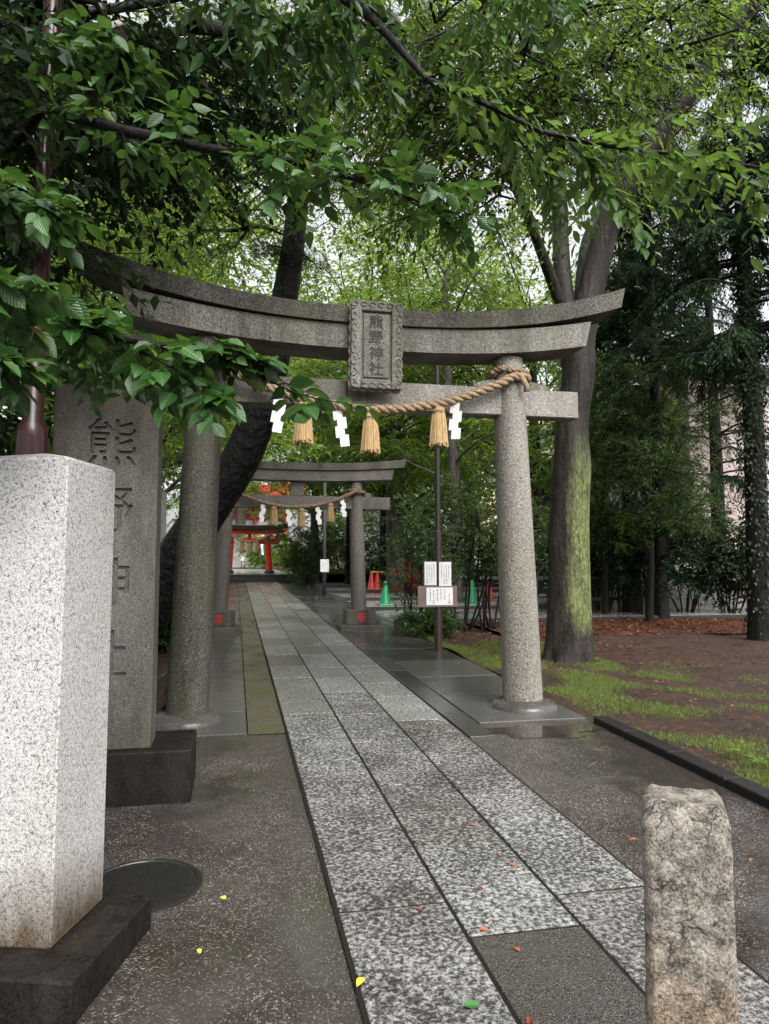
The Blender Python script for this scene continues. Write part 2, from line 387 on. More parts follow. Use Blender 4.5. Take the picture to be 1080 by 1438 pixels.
M['rope'] = straw_mat('rope_straw', (.1, .065, .035), (.4, .29, .17), (25, 25, 25))
M['rope_old'] = straw_mat('rope_old', (.07, .045, .025), (.22, .15, .09), (25, 25, 25))
M['straw_old'] = straw_mat('straw_old', (.2, .13, .06), (.42, .29, .15))
M['paper'] = plain('white_paper', (.6, .6, .6), .6, var=.03)
M['vermilion'] = plain('vermilion', (.72, .034, .016), .35, var=.12, scale=8)
M['vermilion_dull'] = plain('vermilion_shrine', (.45, .026, .016), .5, var=.2, scale=5)
M['black_lacquer'] = plain('black_lacquer', (.02, .018, .017), .35)
M['red_ink'] = plain('red_paint', (.36, .012, .014), .5)
M['ink'] = plain('ink', (.05, .05, .055), .6)
M['ink_blue'] = plain('pale_ink', (.35, .45, .55), .6)
M['plywood'] = plain('weathered_board', (.12, .085, .066), .5, var=.3, scale=6)
M['cone_green'] = plain('green_plastic', (.005, .19, .065), .35, var=.1)
M['cone_red'] = plain('red_plastic', (.5, .02, .014), .35, var=.1)
M['orange'] = plain('orange_net', (.6, .08, .025), .5, var=.3, scale=25)
M['yellow_bar'] = plain('yellow_bar', (.7, .5, .12), .4)
M['concrete'] = granite('concrete', (.2, .19, .175), (.1, .095, .09), (.27, .26, .24), 30, (.4, .39, .36), .8, rough=.7)
M['pink_wall'] = plain('pinkish_render', (.42, .34, .32), .8, var=.12, scale=1.5)
M['beige_wall'] = plain('beige_tile', (.55, .43, .34), .7, var=.1, scale=2)
M['dark_wall'] = plain('dark_cladding', (.04, .04, .042), .6)
M['glass'] = plain('window_glass', (.05, .07, .08), .08)
M['white_fence'] = plain('pale_fence', (.38, .4, .42), .5)
M['lamp_white'] = plain('lamp_shade', (.3, .28, .24), .5)
M['roof_tile'] = plain('roof_tile', (.2, .03, .02), .4, var=.3)
def patchy_bollard():
    m, t, b = newmat('hewn_granite'); v = coords(t)
    n1 = noise(t, v, 24, 9, .74, .2); n2 = noise(t, v, 170, 3, .7); n3 = noise(t, v, 5, 5, .6)
    g = math_(t, 'ADD', math_(t, 'MULTIPLY', n1, .55), math_(t, 'MULTIPLY', n2, .45))
    c = ramp(t, g, [(.4, (.02, .016, .012)), (.46, (.15, .128, .1)), (.53, (.33, .295, .245)), (.63, (.58, .545, .48))])
    nv = node(t, 'ShaderNodeVectorMath'); nv.operation = 'MULTIPLY_ADD'
    nn = node(t, 'ShaderNodeTexNoise'); nn.inputs['Scale'].default_value = 11; nn.inputs['Detail'].default_value = 6; t.links.new(v, nn.inputs['Vector'])
    t.links.new(nn.outputs['Color'], nv.inputs[0]); nv.inputs[1].default_value = (.16, .16, .16); t.links.new(v, nv.inputs[2])
    cr = vor(t, nv.outputs[0], 13, 'DISTANCE_TO_EDGE')
    cm_ = math_(t, 'MULTIPLY', ramp(t, cr, [(.0, 1.0), (.06, 0.0)]), ramp(t, n3, [(.45, 0.0), (.6, .8)]))
    c = mix(t, cm_, c, (.025, .02, .016))
    tc = node(t, 'ShaderNodeTexCoord'); sx = node(t, 'ShaderNodeSeparateXYZ'); t.links.new(tc.outputs['Object'], sx.inputs[0])
    f = ramp(t, math_(t, 'ADD', math_(t, 'MULTIPLY', sx.outputs[2], .95), math_(t, 'MULTIPLY', noise(t, v, 8, 4), .35)), [(.55, 1.0), (.85, 0.0)])
    c = mix(t, math_(t, 'MULTIPLY', f, .75), c, (1.0, .74, .46), 'MULTIPLY')
    hgt = math_(t, 'SUBTRACT', n1, math_(t, 'MULTIPLY', cm_, .25))
    put(t, b, c, .5, bump(t, hgt, .03, 1.0, bump(t, n2, .006, .8))); return m
M['hewn'] = patchy_bollard()

M['bark_pine'] = bark('bark_pine', (.022, .02, .019), (.004, .004, .004), (16, 16, 11), .34, .05, cell=True)
M['bark_zelkova'] = bark('bark_zelkova', (.05, .042, .036), (.014, .012, .01), (7, 7, 1.6), .4, .03, moss=(.25, .3, .105))
M['bark_dark'] = bark('bark_dark', (.018, .0155, .0135), (.006, .005, .0045), (9, 9, 2), .45, .03)
M['bark_grey'] = bark('bark_grey', (.13, .12, .105), (.045, .04, .034), (8, 8, 2), .5, .02)
M['leaf_big'] = leafmat('leaf_big', (.014, .045, .01), (.024, .072, .015), (.045, .11, .022), (.1, .2, .03), .34, .28, .4, True)
M['leaf_canopy'] = leafmat('leaf_canopy', (.022, .055, .012), (.042, .09, .018), (.078, .132, .028), (.23, .36, .048), .36, .5, .3)
M['leaf_bright'] = leafmat('leaf_bright', (.06, .13, .02), (.1, .185, .032), (.155, .235, .045), (.37, .53, .085), .45, .55, .25)
M['leaf_light'] = leafmat('leaf_light', (.04, .092, .015), (.068, .135, .024), (.11, .175, .034), (.32, .47, .065), .4, .54, .25)
M['leaf_bough'] = leafmat('leaf_bough', (.025, .065, .015), (.045, .1, .02), (.08, .145, .03), (.15, .26, .04), .36, .4, .4, True)
M['leaf_back'] = leafmat('leaf_back', (.052, .105, .02), (.092, .16, .029), (.15, .215, .042), (.35, .48, .065), .45, .52, .25)
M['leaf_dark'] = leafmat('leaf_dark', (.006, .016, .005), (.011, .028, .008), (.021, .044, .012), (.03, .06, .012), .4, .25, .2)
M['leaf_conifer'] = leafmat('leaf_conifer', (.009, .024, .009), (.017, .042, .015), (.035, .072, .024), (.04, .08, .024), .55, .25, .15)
M['leaf_shrub'] = leafmat('leaf_shrub', (.02, .046, .012), (.037, .08, .02), (.07, .125, .03), (.13, .22, .035), .36, .38)
M['leaf_red'] = leafmat('leaf_red', (.12, .03, .012), (.22, .05, .018), (.3, .1, .03), (.2, .06, .02), .4, .4)
M['grass'] = leafmat('grass', (.06, .1, .016), (.115, .175, .03), (.22, .24, .07), (.22, .32, .055), .5, .38)
M['leaf_fallen'] = leafmat('leaf_fallen', (.05, .016, .009), (.09, .028, .014), (.16, .06, .026), (.2, .08, .03), .45, .2)
M['fallen_yellow'] = plain('fallen_yellow', (.7, .5, .05), .4)
M['fallen_orange'] = plain('fallen_orange', (.3, .075, .03), .4)
M['fallen_green'] = plain('fallen_green', (.03, .12, .025), .35)
M['fallen_red'] = plain('fallen_red', (.17, .035, .02), .4)
M['pine_needle'] = leafmat('pine_needle', (.02, .045, .018), (.035, .07, .025), (.06, .1, .035), (.07, .12, .03), .45, .2)

# ------------------------------------------------------------------ setting: ground and paving
def bumps(X, Y_, amp, seed):
    r = np.random.default_rng(seed); Z = np.zeros_like(X)
    for k_ in range(14):
        f = r.uniform(.6, 5); a_ = r.uniform(0, 6.28); ph = r.uniform(0, 6.28)
        Z = Z + amp / (1 + f * .5) * np.sin(f * (X * math.cos(a_) + Y_ * math.sin(a_)) + ph)
    return Z
def sheet(x0, x1, y0, y1, dz, nx=1, ny=1, amp=0.0, seed=1, fz=gz):
    X, Y_ = np.meshgrid(np.linspace(x0, x1, nx + 1), np.linspace(y0, y1, ny + 1))
    Z = np.vectorize(fz)(Y_) + dz
    if amp: Z = Z + bumps(X, Y_, amp, seed)
    V = np.stack([X, Y_, Z], -1).reshape(-1, 3)
    i = np.arange(nx)[None, :] + np.arange(ny)[:, None] * (nx + 1)
    Q = np.stack([i, i + 1, i + nx + 2, i + nx + 1], -1).reshape(-1, 4)
    return MB().add(V, Q)

tag(obj('ground', sheet(-150, 150, -30, 260, -.03), M['soil']), kind='structure')
tag(obj('forecourt', sheet(-9, 3.08, -6, 5.93, .0), M['aggregate']), kind='structure')
tag(obj('street', sheet(-9, .415, -6, 2.3, .008), M['rough_slab']), kind='structure')

PX = [.43, .895, 1.365, 1.82]
mb, dk, wn = MB(), MB(), MB(); rg = random.Random(3)
JOINTS = [[-1.2, -.3, .6, 1.5, 2.2, 3.0, 4.0, 4.75, 6.5, 8.3], [-1.0, .1, 1.2, 1.75, 2.72, 3.58, 4.48, 5.5, 6.4], [-1.4, -.2, .9, 1.9, 2.97, 3.95, 5.0, 6.1, 7.1]]
for c in range(3):
    js = list(JOINTS[c])
    while js[-1] < 31.2: js.append(js[-1] + rg.uniform(.72, 1.2))
    js[-1] = 31.45
    for y, y2 in zip(js[:-1], js[1:]):
        g = .006; dz = rg.uniform(-.001, .0015); tl = rg.uniform(-.003, .003)
        x0, x1 = PX[c] + g + .002, PX[c + 1] - g - .002
        (dk if c == 1 and abs(y - 1.75) < .01 else wn if y > (5.4, 7.0, 6.0)[c] else mb).box(x0, x1, y + (.009 if y < 6.3 else .016), y2 - (.009 if y2 < 6.3 else .016), -.06, .018 + dz, .003, fn=lambda p, tl=tl: (p[0], p[1], p[2] + gz(p[1]) + tl * (p[0] - x0)))
tag(obj('stone_path', mb, M['rough_slab']), kind='structure')
tag(obj('stone_path', wn, M['worn_sheen_slab']), kind='structure')
tag(obj('stone_path', dk, M['smooth_dark_slab']), kind='structure')
tag(obj('path_bed', sheet(.42, 1.83, -2, 31.5, .0125), M['joint']), kind='structure')

mb = MB()
def slabs(mb, x0, x1, y0, y1, l0, l1, h=.012, g=.005, bev=.004, seed=0):
    r = random.Random(seed); y = y0
    while y < y1 - .05:
        L = min(r.uniform(l0, l1), y1 - y); dz = r.uniform(-.003, .003)
        mb.box(x0 + g, x1 - g, y + g, y + L - g, -.05, h + dz, bev, fn=lambda p: (p[0], p[1], p[2] + gz(p[1]))); y += L
slabs(mb, 1.84, 2.06, 5.5, 31.4, .8, 1.3, .014, seed=1)
slabs(mb, 2.07, 3.08, 5.94, 31.4, .95, 1.25, .01, seed=2)
slabs(mb, -.62, .12, 5.95, 31.4, .75, 1.0, .01, seed=4)
tag(obj('pavement', mb, M['smooth_slab']), kind='structure')
tag(obj('pavement_bed', sheet(-.7, 3.09, 5.93, 31.5, -.004), M['joint']), kind='structure')
tag(obj('gutter_strip', sheet(.125, .42, 5.93, 31.4, .004, 4, 200, .002, 3), M['gutter']), kind='structure')

# right kerb stones, in 60 cm lengths
mb = MB()
for k_ in range(6):
    y0 = 2.3 + k_ * .6
    mb.box(3.06, 3.2, y0 + .004, min(y0 + .596, 5.8), -.08, .06, .012, fn=lambda p: (p[0], p[1], p[2] + gz(p[1])), seg=2)
tag(obj('kerb_strip', mb, M['kerb']), kind='structure')

# soil bed on the right, with uneven ground, and the leaf litter belt before the wall
tag(obj('soil_bed', sheet(3.1, 16, 2, 11.6, .0, 130, 100, .014, 5), M['soil']), kind='structure')
tag(obj('leaf_bed', sheet(4.6, 17, 11.5, 16.5, .012, 60, 30, .014, 6), M['litter_soil']), kind='structure')
tag(obj('side_bed', sheet(-12, -.62, 6.6, 31, .0, 60, 80, .02, 8), M['soil']), kind='structure')

def blob_sheet(name, cx, cy, rx, ry, dz, mat, seed, n=40):
    r = np.random.default_rng(seed); a = np.arange(n) * 2 * math.pi / n
    rad = 1 + sum(r.uniform(-.16, .16) * np.sin(k_ * a + r.uniform(0, 6.28)) for k_ in range(2, 8))
    x = cx + rx * rad * np.cos(a); y = cy + ry * rad * np.sin(a)
    V = np.stack([x, y, gz(y) + dz], -1)
    return tag(obj(name, MB().add(V, [list(range(n))]), mat), kind='structure')
blob_sheet('water', 2.5, 5.62, .5, .2, .004, M['water'], 4)

# terraces on the right of the path: flat wet treads with dark risers
mb, rb = MB(), MB()
ty = [13.9, 17.0, 20.3, 24.0, 27.6, 31.0]; xs = 3.1
for i in range(5):
    zt = gz(ty[i]) + .10
    mb.box(xs, 22, ty[i] + .03, ty[i + 1] + .02, zt - .12, zt, .004)
    rb.box(xs - .01, 22.01, ty[i], ty[i] + .028, gz(ty[i]) - .1, zt - .003, .003)
tag(obj('terrace', mb, M['terrace']), kind='structure')
tag(obj('terrace_risers', rb, M['riser']), kind='structure')

# two steps up to the raised court, the court, its path and the far stairs
UP = .34
def gz2(y): return SLOPE * 31.5 + UP + (y - 31.5) * .012
mb = MB()
mb.box(-3, 3.6, 31.45, 31.85, .6, SLOPE * 31.5 + UP * .5, .01); mb.box(-3, 3.6, 31.85, 32.3, .6, SLOPE * 31.5 + UP, .01)
tag(obj('path_steps', mb, M['riser']), kind='structure')
tag(obj('court_ground', sheet(-60, 60, 32.29, 58, -.02, fz=gz2), M['soil']), kind='structure')
mb = MB(); r_ = random.Random(9)
for c in range(5):
    x0 = -.45 + c * .62; y = 32.3
    while y < 57:
        L = r_.uniform(.8, 1.4); mb.box(x0 + .01, x0 + .61, y + .01, y + L - .01, -.05, .012, .004, fn=lambda p: (p[0], p[1], p[2] + gz2(p[1]))); y += L
tag(obj('court_path', mb, M['terrace']), kind='structure')
mb = MB()
for k_ in range(13):
    mb.box(-1.6, 2.6, 57 + k_ * .33, 62.4, gz2(57) - .05 + k_ * .15 - .0, gz2(57) + (k_ + 1) * .15, .01)
tag(obj('stone_stairs', mb, M['concrete']), kind='structure')

# ------------------------------------------------------------------ torii gates
def gate_beam(mb, xc, half, y0, y1, zmid_top, th_mid, th_tip, rise, p=2.4, slant=.1, n=28, top_crown=0.0):
    """beam of rectangular section that sweeps up to its two ends"""
    V = []; F = []
    for i in range(n + 1):
        s = -1 + 2 * i / n; a = abs(s)
        lift = rise * a ** p; th = th_mid + (th_tip - th_mid) * a ** 2
        zt = zmid_top + lift; zb = zt - th
        xt = xc + half * s; xb = xc + (half - slant * th * 2) * s
        V += [(xb, y0, zb), (xb, y1, zb), (xt, y1, zt), (xt, (y0 + y1) / 2, zt + top_crown), (xt, y0, zt)]
    for i in range(n):
        b = i * 5
        for k_ in range(5): F.append([b + k_, b + (k_ + 1) % 5, b + 5 + (k_ + 1) % 5, b + 5 + k_])
    F += [[4, 3, 2, 1, 0], [n * 5 + k_ for k_ in range(5)]]
    mb.add(V, F)

def pillar(mb, xb, xt, y, z0, z1, rb, rt, k=40, n=14):
    P = []; R = []
    for i in range(n + 1):
        s = i / n; P.append((xb + (xt - xb) * s, y, z0 + (z1 - z0) * s)); R.append(rb + (rt - rb) * s + .004 * math.sin(s * 3.1))
    P.append((xt, y, z1 + .012)); R.append(rt - .012)
    mb.tube(P, R, k)

def lathe_mb(mb, cx, cy, prof, k=36):
    V = []; n = len(prof)
    for (r, z) in prof:
        for j in range(k):
            a = 2 * math.pi * j / k; V.append((cx + r * math.cos(a), cy + r * math.sin(a), z))
    F = [[i * k + j, i * k + (j + 1) % k, (i + 1) * k + (j + 1) % k, (i + 1) * k + j] for i in range(n - 1) for j in range(k)]
    F += [list(range(k))[::-1], list(range((n - 1) * k, n * k))]
    mb.add(V, F)

YT = 6.5
torii = thing('torii_gate', (1.16, YT, gz(YT)), 'grey granite torii gate nearest the street with a carved name plaque', 'torii gate')
g0 = gz(YT)
for xb, xt, rb, rt, wht in ((-.39, -.275, .182, .15, 'granite_dark_shaded'), (2.71, 2.6, .19, .147, 'granite_lit')):  # left pillar darkened, right one paled: tree shade put into the stone colour
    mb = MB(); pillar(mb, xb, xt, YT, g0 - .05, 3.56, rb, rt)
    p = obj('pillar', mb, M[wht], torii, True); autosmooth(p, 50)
    mb = MB(); lathe_mb(mb, xb, YT, [(.33, g0 - .05), (.33, g0 + .015), (.3, g0 + .05), (.24, g0 + .075), (.2, g0 + .085)])
    obj('base_stone', mb, M['wet_base'], p, True)
mb = MB(); gate_beam(mb, 1.2, 2.56, YT - .24, YT + .24, 3.9, .15, .2, .4, 2.4, .12, top_crown=.03)
autosmooth(obj('top_lintel', mb, M['granite_dark_shaded'], torii), 40)
mb = MB(); gate_beam(mb, 1.2, 2.2, YT - .205, YT + .205, 3.743, .225, .25, .2, 2.4, .12)
autosmooth(obj('lower_lintel', mb, M['granite_torii'], torii), 40)
mb = MB(); mb.box(-.93, .985, YT - .095, YT + .095, 2.995, 3.25, .008)
obj('tie_beam', mb, M['granite_torii'], torii)
mb = MB(); mb.box(.99, 3.3, YT - .095, YT + .095, 2.99, 3.255, .008)
obj('tie_beam', mb, M['granite_lit'], torii)  # right half of the same beam, painted in the lit tone
for xw, s in ((2.42, -1), (2.8, 1), (-.44, -1), (-.1, 1)):
    mb = MB(); x0, x1 = (xw - .2, xw + .02) if s < 0 else (xw - .02, xw + .2)
    mb.box(min(x0, x1), max(x0, x1), YT - .07, YT + .07, 3.258, 3.35, .006, fn=lambda q, s=s, xw=xw: (q[0], q[1], q[2] - (.05 if (q[0] - xw) * s > .1 and q[2] > 3.3 else 0)))
    obj('wedge', mb, M['granite_torii'], torii)
# plaque: scalloped frame, sunk panel, carved name
def plaque(cx, cz, wd, ht, yb):
    out = []
    nx, nz = 6, 8
    def edge(p0, p1, n, nrm):
        for i in range(n):
            for j in range(7):
                s = (i + j / 7) / n; b = .014 * abs(math.sin(math.pi * j / 7))
                out.append((p0[0] + (p1[0] - p0[0]) * s + nrm[0] * b, p0[1] + (p1[1] - p0[1]) * s + nrm[1] * b))
    x0, x1, z0, z1 = cx - wd / 2, cx + wd / 2, cz - ht / 2, cz + ht / 2
    edge((x0, z0), (x1, z0), nx, (0, -1)); edge((x1, z0), (x1, z1), nz, (1, 0)); edge((x1, z1), (x0, z1), nx, (0, 1)); edge((x0, z1), (x0, z0), nz, (-1, 0))
    m1 = MB().prism(out, yb - .05, yb)
    # frame bars with a scalloped face, butted round the sunk panel
    iw, ih = wd * .29, ht * .385
    for a in ((x0 + .004, cx - iw, z0 + .004, z1 - .004), (cx + iw, x1 - .004, z0 + .004, z1 - .004)):
        m1.box(a[0], a[1], yb - .085, yb - .049, a[2], a[3], .012, seg=2)
    for a in ((cx - iw + .001, cx + iw - .001, z0 + .004, cz - ih), (cx - iw + .001, cx + iw - .001, cz + ih, z1 - .004)):
        m1.box(a[0], a[1], yb - .083, yb - .049, a[2], a[3], .012, seg=2)
    m1.box(cx - iw + .018, cx + iw - .018, yb - .066, yb - .049, cz - ih + .018, cz + ih - .018, .006)
    # curls along the frame
    for k_ in range(8):
        zz = z0 + ht * (k_ + .5) / 8
        for xx in (x0 + .03, x1 - .03):
            m1.tube([(xx + .022 * math.cos(t), yb - .087, zz + .034 * math.sin(t)) for t in np.linspace(.3, 5.2, 9)], .007, 6)
    for k_ in range(6):
        xx = x0 + wd * (k_ + .5) / 6
        for zz in (z0 + .035, z1 - .035):
            m1.tube([(xx + .03 * math.cos(t), yb - .087, zz + .02 * math.sin(t)) for t in np.linspace(.3, 5.2, 9)], .006, 6)
    return m1, iw, ih
PCX, PCZ, PYB = 1.215, 3.515, YT - .25
pm, iw, ih = plaque(PCX, PCZ, .475, .8, PYB)
def tilt(V, zc=3.2, yc=PYB): # leans its top forward a little
    V = np.asarray(V, float).copy(); V[:, 1] -= (V[:, 2] - zc) * .05; return V
pm.v = [tilt(v_) for v_ in pm.v]
pq = obj('name_plaque', pm, M['granite_torii'], torii)
mb = MB()
for i, ch in enumerate('熊野神社'):
    co, F = text_mesh(ch, .128, .004, .0015)
    V = np.stack([PCX - .005 + co[:, 0] * 1.05, PYB - .067 - co[:, 2], PCZ + .218 - i * .142 + co[:, 1]], -1)
    mb.add(tilt(V), F)
obj('lettering', mb, M['letter_dark'], pq)
mb = MB(); mb.box(1.0, 1.43, PYB + .002, YT - .097, 3.26, 3.57, .01)
obj('strut', mb, M['granite_dark_shaded'], torii)

def rope_mesh(mb, P, r, strands=3, pitch=.22, k=8):
    P = np.asarray(P, float); d = np.concatenate([[0], np.cumsum(np.linalg.norm(np.diff(P, axis=0), axis=1))])
    n = int(d[-1] / .02) + 2; s = np.linspace(0, d[-1], n)
    C_ = np.stack([np.interp(s, d, P[:, i]) for i in range(3)], -1)
    for _ in range(6): C_[1:-1] = (C_[:-2] + C_[1:-1] * 2 + C_[2:]) / 4
    T = unit(np.gradient(C_, axis=0)); U = unit(np.cross(T, A([0.05, .1, 1.0]))); W = np.cross(T, U)
    for q in range(strands):
        a = s / pitch * 2 * math.pi + q * 2 * math.pi / strands
        S = C_ + .55 * r * (np.cos(a)[:, None] * U + np.sin(a)[:, None] * W)
        mb.tube(S, r * .56, k)
    return C_

def hang_curve(x0, z0, x1, z1, y, sag, n=40):
    t = np.linspace(0, 1, n); x = x0 + (x1 - x0) * t
    z = z0 + (z1 - z0) * t - sag * 4 * t * (1 - t)
    return np.stack([x, np.full(n, y), z], -1)
RY = YT - .21
mb = MB(); main = hang_curve(-.25, 3.34, 2.62, 3.36, RY, .39)
ang = np.linspace(-1.75, 3.6, 22)
coil = np.stack([2.605 + .185 * np.cos(ang), YT + .185 * np.sin(ang) , 3.37 + .012 * ang], -1)
P = np.concatenate([main[:-2], coil]); rope_mesh(mb, P, .043, 3, .24)
ang = np.linspace(4.3, 10.4, 30)
coil2 = np.stack([2.605 + .18 * np.cos(ang), YT + .18 * np.sin(ang), 3.41 + .004 * (ang - 4)], -1)
rope_mesh(mb, coil2, .03, 3, .16)
coil3 = np.stack([-.28 + .185 * np.cos(ang), YT + .185 * np.sin(ang), 3.33 + .003 * ang], -1)
rope_mesh(mb, coil3, .045, 3, .22)
mb.tube([(2.66, YT - .2, 3.34), (2.7, YT - .22, 3.26), (2.71, YT - .21, 3.2)], [.03, .026, .035], 8)
rp = obj('sacred_rope', mb, M['rope'], None, True, (1.16, RY, 3.0))
tag(rp, 'thick twisted straw rope slung across the nearest granite torii gate', 'rope')

def make_tassel(name, h, w_, mat, label, group, loc):
    r = np.random.default_rng(5)
    t_ = thing(name, loc, label, 'tassel', group)
    mb = MB()
    lathe_mb(mb, loc[0], loc[1], [(.012, loc[2] + .02), (w_ * .26, loc[2] - .01), (w_ * .3, loc[2] - .05), (w_ * .34, loc[2] - h * .3), (w_ * .46, loc[2] - h * .96), (w_ * .3, loc[2] - h * .97)], 18)
    N = 150; a = r.uniform(0, 6.28, N); rr = np.sqrt(r.uniform(.5, 1, N)); hh = h * r.uniform(.93, 1.04, N)
    P = np.zeros((N, 4, 3))
    for i, (f, q) in enumerate(((.0, .27), (.12, .33), (.45, .42), (1, .52))):
        P[:, i, 0] = loc[0] + np.cos(a) * rr * w_ * q; P[:, i, 1] = loc[1] + np.sin(a) * rr * w_ * q; P[:, i, 2] = loc[2] - hh * f
    V, Q = tubes(P, np.full((N, 4), w_ * .035), 4); mb.add(V, Q)
    obj('straw_bundle', mb, mat, t_)
    mb = MB(); lathe_mb(mb, loc[0], loc[1], [(w_ * .3, loc[2] - .03), (w_ * .36, loc[2] - .035), (w_ * .37, loc[2] - .055), (w_ * .33, loc[2] - .06)], 16)
    obj('binding', mb, M['rope_old'], t_); return t_

def make_shide(name, h, w_, label, group, loc, mat):
    """zigzag streamer folded from one strip of paper: four overlapping slanted leaves"""
    mb = MB(); y = loc[1]
    cell = h / 3.6
    cx = 0.0; z = 0.0
    for i in range(4):
        x0, x1 = cx - w_ / 2, cx + w_ / 2; yy = y - .006 * i
        pts = [(x0, z + .0), (x1, z + cell * .1), (x1 + w_ * .08, z - cell), (x0 + w_ * .08, z - cell * 1.1)]
        V = [(loc[0] + p[0], yy, loc[2] + p[1]) for p in pts] + [(loc[0] + p[0], yy - .0015, loc[2] + p[1]) for p in pts]
        mb.add(V, [[3, 2, 1, 0], [4, 5, 6, 7]] + [[j, (j + 1) % 4, 4 + (j + 1) % 4, 4 + j] for j in range(4)])
        cx += w_ * (.42 if i % 2 == 0 else -.25); z -= cell * .86
    mb.tube([(loc[0], y, loc[2] + .05), (loc[0], y, loc[2] - .01)], .004, 5)
    o = obj(name, mb, mat, None, False, tuple(loc)); tag(o, label, 'paper streamer', group); return o

def on_rope(x, crv): return float(np.interp(x, crv[:, 0], crv[:, 2]))
ts = make_tassel('straw_tassel', .36, .17, M['straw'], 'leftmost of three straw tassels on the nearest rope, beside hanging leaves', 'straw tassels on the nearest torii rope', (.575, RY, on_rope(.575, main) - .04))
for x, lb in ((1.185, 'middle straw tassel on the nearest rope, below the stone plaque'), (1.83, 'straw tassel on the nearest rope in front of the dark notice pole')):
    c = copy_tree(ts); c.location = (x, RY, on_rope(x, main) - .04); c['label'] = lb
sh = make_shide('paper_streamer', .34, .085, 'white zigzag paper streamer hanging left of all straw tassels on nearest rope', 'white paper streamers on the nearest torii rope', (.36, RY, on_rope(.36, main) - .03), M['paper'])
sh.rotation_euler = (0, math.radians(14), .2)
for x, lb, rz in ((.875, 'white zigzag paper streamer between the left and middle straw tassels', .1), (1.99, 'white zigzag paper streamer hanging right of the notice pole, near the right pillar', -.4)):
    c = copy_tree(sh); c.location = (x, RY, on_rope(x, main) - .03); c['label'] = lb; c.rotation_euler = (0, math.radians(-3 if x < 1 else 9), rz)

# second torii gate, stone with square pedestals
Y2 = 13.2; g2 = gz(Y2)
tor2 = thing('torii_gate', (1.1, Y2, g2), 'smaller dark stone torii gate standing behind the first one, on square pedestals', 'torii gate')
for xc, xt in ((-.26, -.16), (2.27, 2.2)):
    mb = MB(); pillar(mb, xc, xt, Y2, g2 + .36, 3.16, .142, .122, 28)
    p = obj('pillar', mb, M['granite_second'], tor2, True); autosmooth(p, 50)
    mb = MB(); mb.box(xc - .27, xc + .27, Y2 - .27, Y2 + .27, g2 + .1, g2 + .365, .008); mb.box(xc - .4, xc + .4, Y2 - .4, Y2 + .4, g2 - .06, g2 + .1, .01)
    pd = obj('pedestal', mb, M['granite_dark_shaded'], p)
    co, F = text_mesh('奉', .2, .003, .0); mb = MB()
    mb.add(np.stack([xc + co[:, 0], Y2 - .2715 - co[:, 2], g2 + .235 + co[:, 1]], -1), F)
    obj('red_character', mb, M['red_ink'], pd)
mb = MB(); gate_beam(mb, 1.02, 2.1, Y2 - .2, Y2 + .2, 3.46, .13, .15, .12, 2.3, .06, top_crown=.025); autosmooth(obj('top_lintel', mb, M['granite_dark_shaded'], tor2), 40)
mb = MB(); gate_beam(mb, 1.02, 1.88, Y2 - .165, Y2 + .165, 3.325, .19, .19, .065, 2.3, .08); autosmooth(obj('lower_lintel', mb, M['granite_second'], tor2), 40)
mb = MB(); mb.box(-.8, 2.85, Y2 - .08, Y2 + .08, 2.63, 2.86, .006); obj('tie_beam', mb, M['granite_second'], tor2)
mb = MB(); mb.box(.975, 1.225, Y2 - .075, Y2 + .075, 2.862, 3.132, .006); obj('strut', mb, M['granite_second'], tor2)
for x0 in (2.36, 2.0, 0.0, -.42):
    mb = MB(); mb.box(x0, x0 + .12, Y2 - .06, Y2 + .06, 2.862, 2.94, .006); obj('wedge', mb, M['granite_second'], tor2)
R2 = Y2 - .17
mb = MB(); main2 = hang_curve(-.1, 2.95, 2.2, 2.97, R2, .32); rope_mesh(mb, main2, .036, 3, .17, 6)
for xx, zz in ((2.205, 2.95), (-.165, 2.92)):
    ang = np.linspace(-1.7, 5.0, 26); rope_mesh(mb, np.stack([xx + .16 * np.cos(ang), Y2 + .16 * np.sin(ang), zz + .008 * ang], -1), .032, 3, .16, 6)
tag(obj('sacred_rope', mb, M['rope_old'], None, True, (1.1, R2, 2.7)), 'brown weathered straw rope slung across the second stone torii gate', 'rope')
t2 = make_tassel('straw_tassel', .34, .15, M['straw_old'], 'leftmost dull straw tassel on the second torii gate rope', 'straw tassels on the second torii rope', (.67, R2, on_rope(.67, main2) - .03))
for x, lb in ((1.17, 'middle dull straw tassel on the second torii gate rope'), (1.7, 'rightmost dull straw tassel on the second torii gate rope, by thin pole')):
    c = copy_tree(t2); c.location = (x, R2, on_rope(x, main2) - .03); c['label'] = lb
s2 = make_shide('paper_streamer', .33, .075, 'leftmost white paper streamer on the second gate rope, above the red torii', 'white paper streamers on the second torii rope', (.48, R2, on_rope(.48, main2) - .02), M['paper'])
s2.rotation_euler = (0, .25, 0)
for x, lb in ((.92, 'white paper streamer between left and middle tassels of the second gate'), (1.46, 'white paper streamer between middle and right tassels of the second gate'), (1.92, 'rightmost white paper streamer on second gate rope, beside the stone pillar')):
    c = copy_tree(s2); c.location = (x, R2, on_rope(x, main2) - .02); c['label'] = lb; c.rotation_euler = (0, .02, 0)

